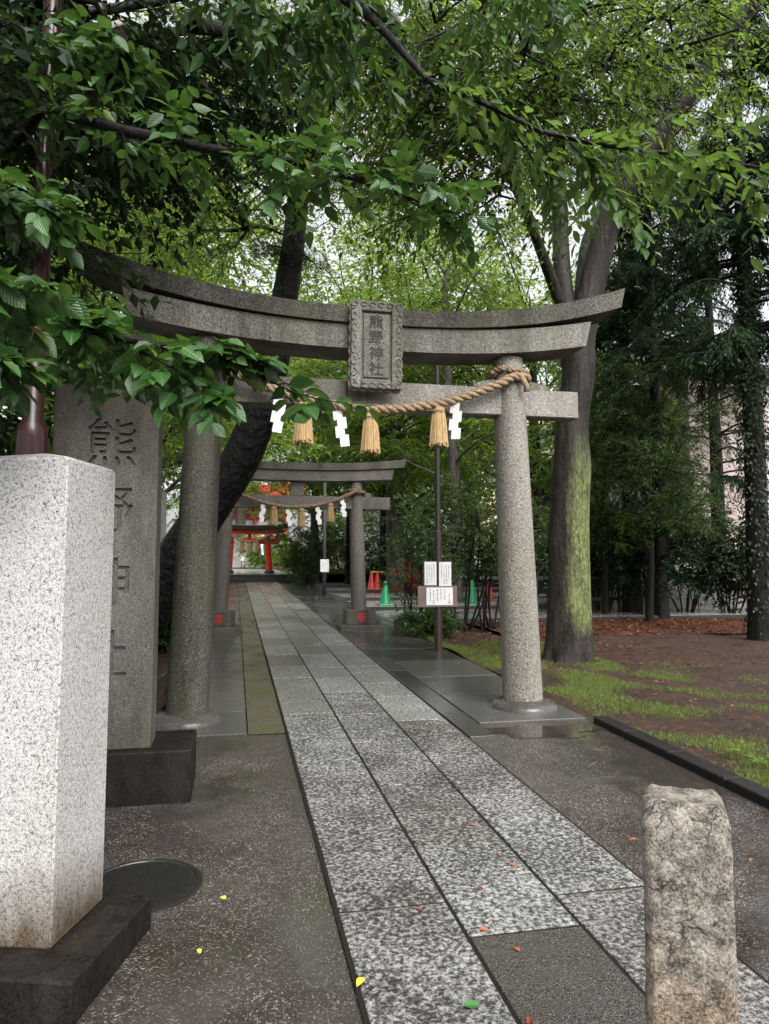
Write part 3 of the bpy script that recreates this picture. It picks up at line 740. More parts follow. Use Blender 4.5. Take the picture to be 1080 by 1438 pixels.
# far vermilion torii on the raised court
YR = 34.0; gr = gz2(YR) + .012
def ux(u, v=760, y=YR): return float(at(u, v, y)[0])
def uz(v, u=350, y=YR): return float(at(u, v, y)[2])
tor3 = thing('torii_gate', (ux(351), YR, gr), 'far vermilion red torii gate with a black roof on the raised path', 'torii gate')
for ub, ut in ((321.5, 325), (379, 376)):
    mb = MB(); pillar(mb, ux(ub), ux(ut), YR, gr - .02, uz(751), .155, .14, 20); p = obj('pillar', mb, M['vermilion'], tor3, True); autosmooth(p, 50)
    mb = MB(); lathe_mb(mb, ux(ub), YR, [(.25, gr - .05), (.25, gr + .08), (.2, gr + .16)], 20); obj('black_foot', mb, M['black_lacquer'], p)
mb = MB(); gate_beam(mb, ux(351), 1.55, YR - .16, YR + .16, uz(744.5), .2, .2, .06, 2.2, .08); obj('lower_lintel', mb, M['vermilion'], tor3)
mb = MB(); gate_beam(mb, ux(351), 1.85, YR - .3, YR + .3, uz(738.5), .2, .22, .14, 2.2, .1, top_crown=.05); obj('roof', mb, M['black_lacquer'], tor3)
mb = MB(); mb.box(ux(308), ux(393), YR - .07, YR + .07, uz(764), uz(757), .006); obj('tie_beam', mb, M['vermilion'], tor3)
mb = MB(); mb.box(ux(347.5), ux(353), YR - .06, YR + .06, uz(757) + .002, uz(750.5), .004); obj('strut', mb, M['vermilion'], tor3)
mb = MB(); c3 = hang_curve(ux(324), uz(752), ux(378), uz(751), YR - .22, .3); rope_mesh(mb, c3, .05, 2, .2, 5)
tag(obj('sacred_rope', mb, M['straw'], None, True, (ux(350), YR - .22, 3.3)), 'pale rope slung across the far red torii gate', 'rope')
for i, u in enumerate((339.5, 351, 361.5)):
    x = ux(u)
    if i == 0: t3 = make_tassel('straw_tassel', .5, .26, M['straw'], 'tiny pale straw tassel on the far red torii gate rope', 'straw tassels on the red torii rope', (x, YR - .22, on_rope(x, c3) - .03))
    else:
        c = copy_tree(t3); c.location = (x, YR - .22, on_rope(x, c3) - .03)
for i, u in enumerate((330, 334.5, 345, 356.5)):
    x = ux(u)
    if i == 0: s3 = make_shide('paper_streamer', .5, .12, 'tiny white paper streamer on the far red torii gate rope', 'white paper streamers on the red torii rope', (x, YR - .22, on_rope(x, c3) - .03), M['paper'])
    else:
        c = copy_tree(s3); c.location = (x, YR - .22, on_rope(x, c3) - .03)

# shrine hall on top of the stairs
ZS = gz2(57) + 13 * .15
sh_ = thing('shrine_hall', (.6, 66, ZS), 'red shrine hall with white walls and curved roof above the stone stairs', 'shrine')
mb = MB(); mb.box(-4, 5.5, 63, 72, ZS - .6, ZS + .02, .02); obj('platform', mb, M['granite_second'], sh_)
mb = MB(); mb.box(-3, 4.4, 66, 71, ZS + .02, ZS + 3.4, .02); obj('wall', mb, M['paper'], sh_)
for x in (-3.1, -1.5, .1, 1.7, 3.2, 4.5):
    mb = MB(); mb.tube([(x, 65.7, ZS), (x, 65.7, ZS + 3.3)], .17, 14); obj('pillar', mb, M['vermilion_dull'], sh_, True)
for z0, z1 in ((2.6, 2.95), (.75, .95), (3.2, 3.5)):
    mb = MB(); mb.box(-3.5, 4.9, 65.6, 65.8, ZS + z0, ZS + z1, .01); obj('crossbeam', mb, M['vermilion_dull'], sh_)
mb = MB(); gate_beam(mb, .7, 5.6, 64.2, 72.5, ZS + 4.4, .5, .45, .55, 2.4, .3, top_crown=1.6); obj('roof', mb, M['vermilion_dull'], sh_)
mb = MB(); mb.prism([(-1.1, ZS + 3.5), (2.5, ZS + 3.5), (.7, ZS + 5.2)], 63.6, 64.19); obj('gable', mb, M['vermilion'], sh_)

# small signboard at the foot of the stairs and a white banner
sg = thing('sign_board', (ux(341, 783, 54), 54, gz2(54)), 'small white signboard standing at the foot of the far stairs', 'sign')
mb = MB(); mb.box(ux(338, 783, 54), ux(345, 783, 54), 53.96, 54.0, uz(787.5, y=54), uz(782, y=54), .01); obj('board', mb, M['paper'], sg)
for u in (339, 344):
    mb = MB(); mb.tube([(ux(u, 785, 54), 54.04, gz2(54) - .02), (ux(u, 785, 54), 54.04, uz(784, y=54))], .03, 6); obj('leg', mb, M['ink'], sg)
bn = thing('banner', (ux(367, 770, 50), 50, gz2(50)), 'white hanging banner on a pole beside the far stairs', 'banner')
mb = MB(); mb.tube([(ux(366.5, 770, 50), 50, gz2(50)), (ux(365, 770, 50), 50, uz(752, y=50))], .03, 8); obj('pole', mb, M['ink'], bn)
n = 10; V = []
for i in range(n + 1):
    z = uz(757 + i * 2.2, y=50); wv = .05 * math.sin(i * .9)
    for yy in (50 + wv, 50.02 + wv): V += [(ux(364.5 + i * .35, 770, 50), yy, z), (ux(369 + i * .15, 770, 50), yy, z)]
F = []
for i in range(n):
    b = i * 4; F += [[b, b + 1, b + 5, b + 4], [b + 3, b + 2, b + 6, b + 7], [b + 2, b, b + 4, b + 6], [b + 1, b + 3, b + 7, b + 5]]
obj('cloth', MB().add(V, F), M['paper'], bn)

# ------------------------------------------------------------------ stones in the foreground
def rot_fn(cx, cy, a):
    c_, s_ = math.cos(a), math.sin(a)
    return lambda p: (cx + p[0] * c_ - p[1] * s_, cy + p[0] * s_ + p[1] * c_, p[2])
ang0 = math.radians(-16.8)
# right face of the shaft runs from (-.592,2.70) to (-.483,3.05)
gp = gz(2.8); W_ = .375
dr = A([math.sin(math.radians(16.8)), math.cos(math.radians(16.8))]); lf = A([-dr[1], dr[0]])
mid = A([-.592, 2.70]) + dr * W_ / 2 + lf * W_ / 2
wp = thing('stone_post', (mid[0], mid[1], gp), 'tall speckled white granite gate post on a dark plinth', 'stone post')
fn = rot_fn(mid[0], mid[1], ang0)
mb = MB(); mb.box(-.3, .36, -.36, .25, gp - .06, gp + .13, .008, fn=fn, seg=2); obj('plinth', mb, M['plinth_dark'], wp)
bm = bmesh.new(); bmesh.ops.create_cube(bm, size=1)
for q in bm.verts: q.co = Vector((q.co.x * W_, q.co.y * W_, gp + .13 + (q.co.z + .5) * 1.69))
top = [f for f in bm.faces if f.normal.z > .9][0]
r2 = bmesh.ops.poke(bm, faces=[top]); r2['verts'][0].co.z += .045
bmesh.ops.bevel(bm, geom=[e for e in bm.edges], offset=.008, segments=3, affect='EDGES')
mb = MB().bm(bm, fn); sft = obj('shaft', mb, M['granite_white'], wp); autosmooth(sft, 25)

# name monument with carved characters
gm = gz(4.6)
mo = thing('stone_monument', (-.75, 4.7, gm), 'tall dark grey stone slab carved with large characters on a black plinth', 'monument')
mb = MB(); mb.box(-1.6, -.235, 4.46, 5.02, gm - .06, gm + .3, .01, seg=2); obj('plinth', mb, M['plinth_dark'], mo)
SX0, SX1, SY0, SY1, SZ0, SZ1 = -1.085, -.475, 4.53, 4.79, gm + .302, 2.62
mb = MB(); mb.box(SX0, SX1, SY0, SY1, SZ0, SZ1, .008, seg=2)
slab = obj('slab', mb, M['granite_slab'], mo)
cut = MB()
for ch, cz, cx in (('熊', 2.275, -.745), ('野', 1.86, -.76), ('神', 1.43, -.765), ('社', 1.0, -.775)):
    co, F = text_mesh(ch, .31, .016, .0)
    cut.add(np.stack([cx + co[:, 0] * 1.02, SY0 - co[:, 2] + .002, cz + co[:, 1]], -1), F)
cm = cut.mesh('cutter', ORIG[mo.name]); bm = bmesh.new(); bm.from_mesh(cm); bmesh.ops.remove_doubles(bm, verts=bm.verts[:], dist=1e-5); bmesh.ops.recalc_face_normals(bm, faces=bm.faces[:]); bm.to_mesh(cm); bm.free(); co_ = bpy.data.objects.new('cutter', cm); COL.objects.link(co_); co_.parent = mo
cm.materials.append(M['letter_dark'])
md = slab.modifiers.new('carve', 'BOOLEAN'); md.operation = 'DIFFERENCE'; md.object = co_; md.solver = 'EXACT'
bpy.context.view_layer.update()
ev = bpy.data.meshes.new_from_object(slab.evaluated_get(bpy.context.evaluated_depsgraph_get()))
slab.modifiers.clear(); slab.data = ev; bpy.data.objects.remove(co_)

# hewn bollard at lower right
BX, BY = 1.012, 1.5
gb = gz(BY)
hb = MB(); bm = bmesh.new(); bmesh.ops.create_cube(bm, size=1)
for q in bm.verts: q.co = Vector((q.co.x * .176, q.co.y * .176, (q.co.z + .5) * .97))
bmesh.ops.bevel(bm, geom=bm.edges[:], offset=.016, segments=1, affect='EDGES')
bmesh.ops.subdivide_edges(bm, edges=[e for e in bm.edges if e.calc_length() > .1], cuts=34, use_grid_fill=True)
bmesh.ops.triangulate(bm, faces=[f for f in bm.faces if len(f.verts) > 4])
rr = np.random.default_rng(2); ks = [(rr.uniform(15, 150, 3) * rr.choice([-1, 1], 3), rr.uniform(0, 6.28), rr.uniform(.0002, .0006)) for _ in range(34)]
for q in bm.verts:
    p = A(q.co[:]); s = p[2] / .97
    d = sum(a_ * math.sin(k_ @ p + ph) for k_, ph, a_ in ks)
    tp = 1.05 - .03 * s - (.11 * max(0, s - .955) / .045)
    rad = A([p[0], p[1], 0]); l = np.linalg.norm(rad) + 1e-6
    p = A([p[0] * tp, p[1] * tp, p[2]]) + rad / l * d + A([0, 0, d * .6 if s > .97 else 0])
    q.co = Vector(p)
hb.bm(bm, rot_fn(BX, BY, math.radians(-32)))
for i in range(len(hb.v)): hb.v[i][:, 2] += gb - .03
ho = obj('stone_bollard', hb, M['hewn'], None, False, (BX, BY, gb)); autosmooth(ho, 60)
tag(ho, 'rough hewn tan granite bollard beside the path at the street edge', 'bollard')

# manhole cover
mh = thing('manhole_cover', (-.385, 3.43, gz(3.43)), 'round dark iron manhole cover set in the wet forecourt', 'manhole cover')
def slope_fn(p): return (p[0], p[1], p[2] + gz(p[1]))
mb = MB(); lathe_mb(mb, -.385, 3.43, [(.265, -.02), (.265, .004), (.257, .008), (.242, .008), (.239, .003)], 48)
for v_ in mb.v: v_[:, 2] += SLOPE * v_[:, 1]
obj('rim', mb, M['iron'], mh)
mb = MB(); lathe_mb(mb, -.385, 3.43, [(.238, -.02), (.238, .004), (.232, .006)], 48)
for i in range(-11, 12):
    for j in range(-11, 12):
        x, y = i * .022, j * .022
        if x * x + y * y < .215 ** 2: mb.box(-.385 + x - .007, -.385 + x + .007, 3.43 + y - .007, 3.43 + y + .007, .003, .0105)
for v_ in mb.v: v_[:, 2] += SLOPE * v_[:, 1]
obj('lid', mb, M['iron'], mh)

# ------------------------------------------------------------------ poles and notices
def scribble(mb_, x0, x1, z0, z1, y, cols, seed, gap=.5):
    """columns of small handwritten-looking marks, built as thin raised strokes"""
    r = random.Random(seed); n = cols; w = (x1 - x0) / n
    for i in range(n):
        z = z1 - r.uniform(0, .1) * (z1 - z0); end = z0 + r.uniform(0, .35) * (z1 - z0)
        while z > end:
            h = w * r.uniform(.35, .6)
            for _ in range(3):
                a = x0 + w * (i + r.uniform(.2, .4)); b = x0 + w * (i + r.uniform(.55, .8)); zz = z - r.uniform(0, h)
                if r.random() < .5: mb_.box(a, b, y - .001, y, zz - w * .05, zz + w * .05)
                else: mb_.box((a + b) / 2 - w * .05, (a + b) / 2 + w * .05, y - .001, y, z - h, z)
            z -= h * 1.5
NP = (2.93, 10.17); gn = gz(NP[1])
npole = thing('notice_pole', (NP[0], NP[1], gn), 'dark brown pole carrying three white paper notices and a weathered board', 'notice pole')
mb = MB(); mb.tube([(NP[0], NP[1], gn - .05), (NP[0], NP[1], 2.06), (NP[0], NP[1], 2.08), (NP[0], NP[1], 5.2)], [.06, .06, .042, .038], 16); obj('pole', mb, M['dark_pole'], npole, False); autosmooth(npole.children[0])
yb = NP[1] - .065
mb = MB(); mb.box(2.6, 3.2, yb - .02, yb, .955, 1.262, .004); bd = obj('board', mb, M['plywood'], npole)
mb = MB(); mb.box(2.73, 3.13, yb - .025, yb - .021, .985, 1.24); s_ = obj('paper_notice', mb, M['paper'], bd)
mb = MB(); scribble(mb, 2.76, 3.03, 1.02, 1.22, yb - .0255, 5, 3); obj('lettering', mb, M['ink'], s_)
mb = MB(); scribble(mb, 3.05, 3.1, 1.0, 1.16, yb - .0255, 1, 5); mb.box(3.045, 3.105, yb - .0265, yb - .0255, 1.01, 1.02); obj('lettering', mb, M['red_ink'], s_)
for x0, x1, z0, z1, sd_ in ((2.705, 2.885, 1.275, 1.615, 7), (2.925, 3.11, 1.262, 1.612, 8)):
    mb = MB(); mb.box(x0 - .02, x1 + .012, yb - .012, yb, z0 - .015, z1 + .01, .003); bd = obj('board', mb, M['dark_pole'], npole)
    mb = MB(); mb.box(x0, x1, yb - .017, yb - .0125, z0, z1); s_ = obj('paper_notice', mb, M['paper'], bd)
    mb = MB(); scribble(mb, x0 + .02, x1 - .02, z0 + .02, z1 - .03, yb - .0175, 4, sd_); obj('lettering', mb, M['ink'], s_)
    mb = MB(); scribble(mb, x0 + .01, x1 - .01, z0 + .01, z0 + .1, yb - .0175, 5, sd_ + 4); obj('lettering', mb, M['ink_blue'], s_)

P2 = (2.56, 20.9); gq = gz(P2[1])
p2 = thing('sign_pole', (P2[0], P2[1], gq), 'thin black pole with one small white sign beyond the second torii', 'sign pole')
mb = MB(); mb.tube([(P2[0], P2[1], gq - .05), (P2[0], P2[1], 4.6)], [.055, .045], 12); obj('pole', mb, M['ink'], p2, True)
mb = MB(); mb.box(P2[0] - .22, P2[0] + .22, P2[1] - .3, P2[1] + .3, gq - .05, gq + .1, .01); obj('base', mb, M['riser'], p2)
mb = MB(); mb.box(P2[0] - .125, P2[0] + .125, P2[1] - .08, P2[1] - .06, 1.43, 1.8, .004); b_ = obj('sign_panel', mb, M['paper'], p2)
mb = MB(); scribble(mb, P2[0] - .1, P2[0] + .1, 1.47, 1.77, P2[1] - .0805, 4, 21); obj('lettering', mb, M['ink'], b_)

# brown lamp post at the left edge, behind the white post
b0 = at(44, 640, 4.3); b1 = at(75, 0, 4.3)
LX, LY = float(b0[0]), 4.3
lp = thing('lamp_post', (LX, LY, gz(LY)), 'glossy dark brown lamp post rising behind the white granite post', 'lamp post')
zj = float(at(44, 600, 4.3)[2])
mb = MB(); mb.tube([(LX, LY, gz(LY) - .05), (LX, LY, zj - .06), (LX, LY, zj), (LX, LY, zj + .03), (LX + .02, LY, 5.2), (LX + .06, LY, 6.4)], [.085, .083, .08, .057, .05, .042], 20)
po = obj('pole', mb, M['brown_paint'], lp); autosmooth(po, 40)
mb = MB(); mb.tube([(LX + .03, LY, 4.75), (LX + .05, LY - .05, 4.68), (LX + .06, LY - .05, 4.2), (LX + .08, LY - .06, 3.98), (LX + .12, LY - .06, 3.95)], .009, 6); obj('cable', mb, M['plywood'], lp, True)
lh = at(150, 50, 4.25)
mb = MB(); mb.tube([(LX + .035, LY, lh[2] + .25), (lh[0] - .05, lh[1], lh[2] + .2), (lh[0], lh[1], lh[2] + .08)], .02, 8); obj('arm', mb, M['brown_paint'], lp, True)
mb = MB(); mb.box(-.12, .12, -.07, .07, -.022, .022, .012, fn=lambda p: (lh[0] + p[0] * .9 - p[2] * .4, lh[1] + p[1], lh[2] + p[2] * .9 + p[0] * .5), seg=2); obj('lamp_head', mb, M['lamp_white'], lp)

# ------------------------------------------------------------------ cones, barrier
def make_cone(name, mat, label, group, loc, h=.72):
    t_ = thing(name, loc, label, 'traffic cone', group)
    mb = MB(); x, y, z = loc
    mb.box(x - .19, x + .19, y - .19, y + .19, z, z + .035, .012, seg=2); obj('base', mb, mat, t_)
    mb = MB(); lathe_mb(mb, x, y, [(.145, z + .036), (.14, z + .05), (.05, z + h - .05), (.034, z + h), (.02, z + h + .004)], 24); o = obj('body', mb, mat, t_); autosmooth(o, 40)
    return t_
def tread(y):
    for i in range(4, -1, -1):
        if y > ty[i] + .03: return gz(ty[i]) + .10
    return gz(y)
xg = float(at(541, 850, 17.6)[0])
cg = make_cone('traffic_cone', M['cone_green'], 'green traffic cone on the wet terrace beside the second torii', 'green traffic cones', (xg, 17.6, tread(17.6)), .6)
c = copy_tree(cg); c.location = (float(at(663, 850, 18.6)[0]), 18.6, tread(18.6)); c['label'] = 'green traffic cone half hidden behind the shrubs right of the notice pole'
cr = make_cone('traffic_cone', M['cone_red'], 'red traffic cone, left one of the pair holding a yellow bar', 'red traffic cones', (float(at(522, 830, 24.4)[0]), 24.4, tread(24.4)), .62)
for (u, y, lb) in ((530, 24.3, 'red traffic cone, right one of the close pair holding a yellow bar'), (686, 19.2, 'red traffic cone low behind the shrub right of the second green cone')):
    c = copy_tree(cr); c.location = (float(at(u, 830, y)[0]), y, tread(y)); c['label'] = lb
zb = tread(24.4) + .6
xa = float(at(524, 830, 24.4)[0])
br = thing('barrier', (xa + 1.3, 24.4, tread(24.4)), 'red and yellow barrier with a roll of orange netting on the terrace', 'barrier')
mb = MB(); mb.tube([(xa - .1, 24.35, zb), (xa + 2.6, 24.5, zb + .02)], .025, 8); obj('bar', mb, M['yellow_bar'], br)
mb = MB(); mb.box(xa + .7, xa + 2.6, 24.45, 24.5, zb - .32, zb - .12, .01); obj('board', mb, M['cone_red'], br)
for x in (xa + .8, xa + 2.5):
    mb = MB(); mb.box(x, x + .06, 24.42, 24.54, tread(24.4), zb - .32, .004); obj('leg', mb, M['ink'], br)
mb = MB(); rr = np.random.default_rng(3)
for k_ in range(26):
    a = rr.uniform(0, 6.28); c0 = A([xa + .95, 24.4, zb + .1]); ph = rr.uniform(0, 3.14)
    th = np.linspace(0, 6.28, 20); R_ = .21 + rr.uniform(-.03, .03)
    mb.tube(np.stack([c0[0] + R_ * np.cos(th) * math.cos(ph), c0[1] + R_ * np.cos(th) * math.sin(ph) * .6, c0[2] + R_ * np.sin(th) * rr.uniform(.8, 1.1)], -1), .022, 5, False)
obj('orange_netting', mb, M['orange'], br)

# ------------------------------------------------------------------ walls, fence and buildings behind
wl = thing('boundary_wall', (13, 16.4, gz(16.4)), 'low grey concrete boundary wall behind the right hand shrubs', 'wall')
gw = gz(16.4)
for i in range(8):
    mb = MB(); x0 = 8.6 + i * 1.5; mb.box(x0 + .01, x0 + 1.49, 16.3, 16.45, gw - .2, gw + 1.45, .01); obj('panel', mb, M['concrete'], wl)
mb = MB(); mb.box(8.55, 20.7, 16.26, 16.49, gw + 1.452, gw + 1.55, .015); obj('coping', mb, M['concrete'], wl)
fe = thing('metal_fence', (7.2, 15.6, gz(15.6)), 'low dark post and rail fence in front of the hedge', 'fence')
mb = MB()
for k_ in range(9): mb.box(5.6 + k_ * .42, 5.66 + k_ * .42, 15.6, 15.66, gz(15.6) - .1, gz(15.6) + .95, .004)
obj('posts', mb, M['dark_wall'], fe)
mb = MB(); mb.box(5.5, 9.2, 15.61, 15.65, gz(15.6) + .8, gz(15.6) + .88, .004); mb.box(5.5, 9.2, 15.61, 15.65, gz(15.6) + .3, gz(15.6) + .38, .004); obj('rail', mb, M['dark_wall'], fe)

def building(label, x0, x1, y0, y1, z0, z1, mat, wins, roofm, nm='building'):
    t_ = thing(nm, ((x0 + x1) / 2, y0, z0), label, 'building')
    mb = MB(); mb.box(x0, x1, y0, y1, z0, z1, .02); obj('wall', mb, M[mat], t_)
    mb = MB(); mb.box(x0 - .15, x1 + .15, y0 - .15, y1 + .15, z1 + .002, z1 + .35, .03); obj('roof_edge', mb, M[roofm], t_)
    for (a, b, c_, d) in wins:
        mb = MB(); fr = .07
        for q in ((a - fr, a, c_ - fr, d + fr), (b, b + fr, c_ - fr, d + fr), (a, b, c_ - fr, c_), (a, b, d, d + fr), ((a + b) / 2 - .025, (a + b) / 2 + .025, c_, d)):
            mb.box(q[0], q[1], y0 - .06, y0 - .002, q[2], q[3])
        f_ = obj('window', mb, M['dark_wall'], t_)
        mb = MB(); mb.box(a + .001, b - .001, y0 - .025, y0 - .0025, c_ + .001, d - .001); obj('pane', mb, M['glass'], f_)
    return t_
xl = float(at(968, 600, 19)[0])
building('pinkish grey rendered house beyond the boundary wall on the right', xl, xl + 12, 19, 28, 0, 7.4, 'pink_wall', [(xl + 4, xl + 5.4, 2.2, 3.6), (xl + 6.5, xl + 7.9, 4.6, 6)], 'dark_wall')
building('dark clad house behind the trees, left of the pinkish house', xl - 2.2, xl - .1, 20, 28, 0, 5.2, 'dark_wall', [(xl - 1.6, xl - .8, 2.4, 3.6)], 'dark_wall')
xm = float(at(646, 650, 46)[0])
zf = lambda v: float(at(660, v, 46)[2])
building('beige apartment block seen far beyond the park trees', xm, xm + 14, 46, 58, 0, zf(560), 'beige_wall',
         [(xm + .5, xm + 1.2, zf(682), zf(664)), (xm + 1.9, xm + 3.6, zf(682), zf(655)), (xm + 5, xm + 6.6, zf(682), zf(655)), (xm + 1.9, xm + 3.6, zf(625), zf(600)), (xm + 5, xm + 6.6, zf(625), zf(600)), (xm + .5, xm + 1.2, zf(625), zf(606))], 'beige_wall')
building('pale grey low house beside the beige apartment block', xm - 4.5, xm - .2, 47.5, 56, 0, zf(668), 'white_fence', [(xm - 1.4, xm - .6, zf(700), zf(680))], 'dark_wall')
xf = float(at(232, 700, 12)[0])
fe2 = thing('panel_fence', (xf - 1, 12, gz(12)), 'pale grey panel fence behind the left pillar of the nearest torii', 'fence')
for k_ in range(5):
    mb = MB(); mb.box(xf - 5 + k_ * 1.0, xf - 4.02 + k_ * 1.0, 12, 12.05, gz(12), gz(12) + 2.3, .006); obj('panel', mb, M['white_fence'], fe2)
for k_ in range(6):
    mb = MB(); mb.tube([(xf - 5.01 + k_, 11.97, gz(12) - .1), (xf - 5.01 + k_, 11.97, gz(12) + 2.4)], .04, 8); obj('post', mb, M['concrete'], fe2)

# ------------------------------------------------------------------ foliage
def leaf_geo(mb, P, ax, nr, L, Wd, fine=False):
    """leaves at P pointing along ax with face normal nr; length L, width Wd*L"""
    N = len(P); ax = unit(ax); sd_ = unit(np.cross(nr, ax)); nr = np.cross(ax, sd_)
    L = np.broadcast_to(np.asarray(L, float), (N,))[:, None]; w = L * Wd * .5
    if not fine:
        V = np.stack([P, P + ax * L * .45 + sd_ * w + nr * w * .35, P + ax * L - nr * L * .08, P + ax * L * .45 - sd_ * w + nr * w * .35], 1).reshape(-1, 3)
        b = np.arange(N)[:, None] * 4
        mb.add(V, np.concatenate([b + A([[0, 1, 2]]), b + A([[0, 2, 3]])]))
    else:
        cols = []
        for s, wd in ((0, 0), (.2, .78), (.48, 1.0), (.78, .55), (1, 0)):
            d = -nr * L * (s ** 2) * .16; m_ = P + ax * L * s + d
            if s in (0, 1): cols.append(m_)
            else: cols += [m_, m_ + sd_ * w * wd + nr * w * wd * .28, m_ - sd_ * w * wd + nr * w * wd * .28]
        V = np.stack(cols, 1).reshape(-1, 3); b = np.arange(N)[:, None] * 11
        T = [[0, 1, 2], [0, 3, 1], [7, 10, 8], [7, 9, 10]]; Q = [[1, 4, 5, 2], [1, 3, 6, 4], [4, 7, 8, 5], [4, 6, 9, 7]]
        mb.add(V, np.concatenate([b + A([q]) for q in T]), np.concatenate([b + A([q]) for q in Q]))

def rand_dirs(r, n):
    v = r.normal(size=(n, 3)); return unit(v)

def wiggle_lines(r, P0, P1, n, amp, sag=0.0):
    """curved centre lines from P0 to P1 (N,3) with n points"""
    N = len(P0); t = np.linspace(0, 1, n)[None, :, None]
    L = np.linalg.norm(P1 - P0, axis=1)[:, None, None]
    P = P0[:, None] * (1 - t) + P1[:, None] * t
    a, b = rand_dirs(r, N)[:, None], rand_dirs(r, N)[:, None]
    P = P + (a * np.sin(t * math.pi) + b * np.sin(t * 2 * math.pi) * .5) * amp * L
    P[:, :, 2:] += (np.sin(t * math.pi) * .0 - t * t) * sag * L
    return P

def twig_leaves(r, wood, crown, S, D, Lt, nl, leaf, wd, droop, fine, jitter=.5, twig_r=.004, up=.9):
    """S starts, D directions of twigs; leaves alternate along each"""
    N = len(S)
    if N == 0: return
    Lt = np.broadcast_to(np.asarray(Lt, float), (N,))
    t = np.linspace(0, 1, 4)
    P = S[:, None] + unit(D)[:, None] * (Lt[:, None] * t)[..., None]
    P[:, :, 2] -= droop * Lt[:, None] * t[None] ** 2
    V, Q = tubes(P, np.broadcast_to(twig_r * (1 - .75 * t), (N, 4)), 3); wood.add(V, Q)
    tt = np.linspace(.12, 1.0, nl)[None] + r.uniform(-.04, .04, (N, nl)); tt = np.clip(tt, 0, 1)
    pos = S[:, None] + unit(D)[:, None] * (Lt[:, None] * tt)[..., None]; pos[:, :, 2] -= droop * Lt[:, None] * tt ** 2
    T = unit(D)[:, None] * np.ones((1, nl, 1)); T[:, :, 2] -= 2 * droop * tt; T = unit(T)
    side = unit(np.cross(T, A([0.03, .05, 1.0]))); sg_ = np.where(np.arange(nl) % 2 == 0, 1.0, -1.0)[None, :, None]
    ax = T * .75 + side * sg_ * .8 + r.normal(size=(N, nl, 3)) * jitter * .45; ax[:, :, 2] -= droop * .7
    nr = A([0, 0, up]) + r.normal(size=(N, nl, 3)) * jitter
    L = leaf * r.uniform(.5, 1.25, (N, nl))
    leaf_geo(crown, pos.reshape(-1, 3), ax.reshape(-1, 3), nr.reshape(-1, 3), L.reshape(-1), wd, fine)

def limbs_to_leaves(r, wood, crown, starts, ends, r0, nsub, sublen, ntw, twl, nl, leaf, wd, droop=.3, fine=False, amp=.1, sag=.05, t0=.3, spread=.9, jitter=.5, flat=.6):
    starts = np.atleast_2d(starts); ends = np.atleast_2d(ends); N = len(starts); n = 9
    P = wiggle_lines(r, starts, ends, n, amp, sag)
    rad = np.broadcast_to(np.asarray(r0, float), (N,))[:, None] * (1 - .82 * np.linspace(0, 1, n)[None])
    V, Q = tubes(P, rad, 7); wood.add(V, Q)
    # secondary branches
    t = r.uniform(t0, 1.0, (N, nsub)); i = np.clip((t * (n - 1)).astype(int), 0, n - 2); f = t * (n - 1) - i
    ii = np.arange(N)[:, None]
    B = P[ii, i] * (1 - f)[..., None] + P[ii, i + 1] * f[..., None]
    T = unit(P[ii, i + 1] - P[ii, i])
    D = T * .6 + rand_dirs(r, N * nsub).reshape(N, nsub, 3) * spread; D[..., 2] *= flat; D[..., 2] -= .1
    D = unit(D); ls = sublen * r.uniform(.6, 1.2, (N, nsub))
    S0 = B.reshape(-1, 3); S1 = (B + D * ls[..., None]).reshape(-1, 3)
    P2_ = wiggle_lines(r, S0, S1, 6, .08, droop * .3)
    rs = np.full(len(S0), float(np.mean(r0)) * .22); V, Q = tubes(P2_, rs[:, None] * (1 - .75 * np.linspace(0, 1, 6)[None]), 5); wood.add(V, Q)
    # twigs with leaves
    M_ = len(S0); t = r.uniform(.12, 1.0, (M_, ntw)); i = np.clip((t * 5).astype(int), 0, 4); f = t * 5 - i; ii = np.arange(M_)[:, None]
    B2 = P2_[ii, i] * (1 - f)[..., None] + P2_[ii, i + 1] * f[..., None]; T2 = unit(P2_[ii, i + 1] - P2_[ii, i])
    D2 = T2 * .7 + rand_dirs(r, M_ * ntw).reshape(M_, ntw, 3) * .9; D2[..., 2] *= .6
    twig_leaves(r, wood, crown, B2.reshape(-1, 3), unit(D2).reshape(-1, 3), twl * r.uniform(.6, 1.2, M_ * ntw), nl, leaf, wd, droop, fine, jitter)

def tree(name, base, label, cat='tree', group=None):
    return thing(name, tuple(base), label, cat, group)

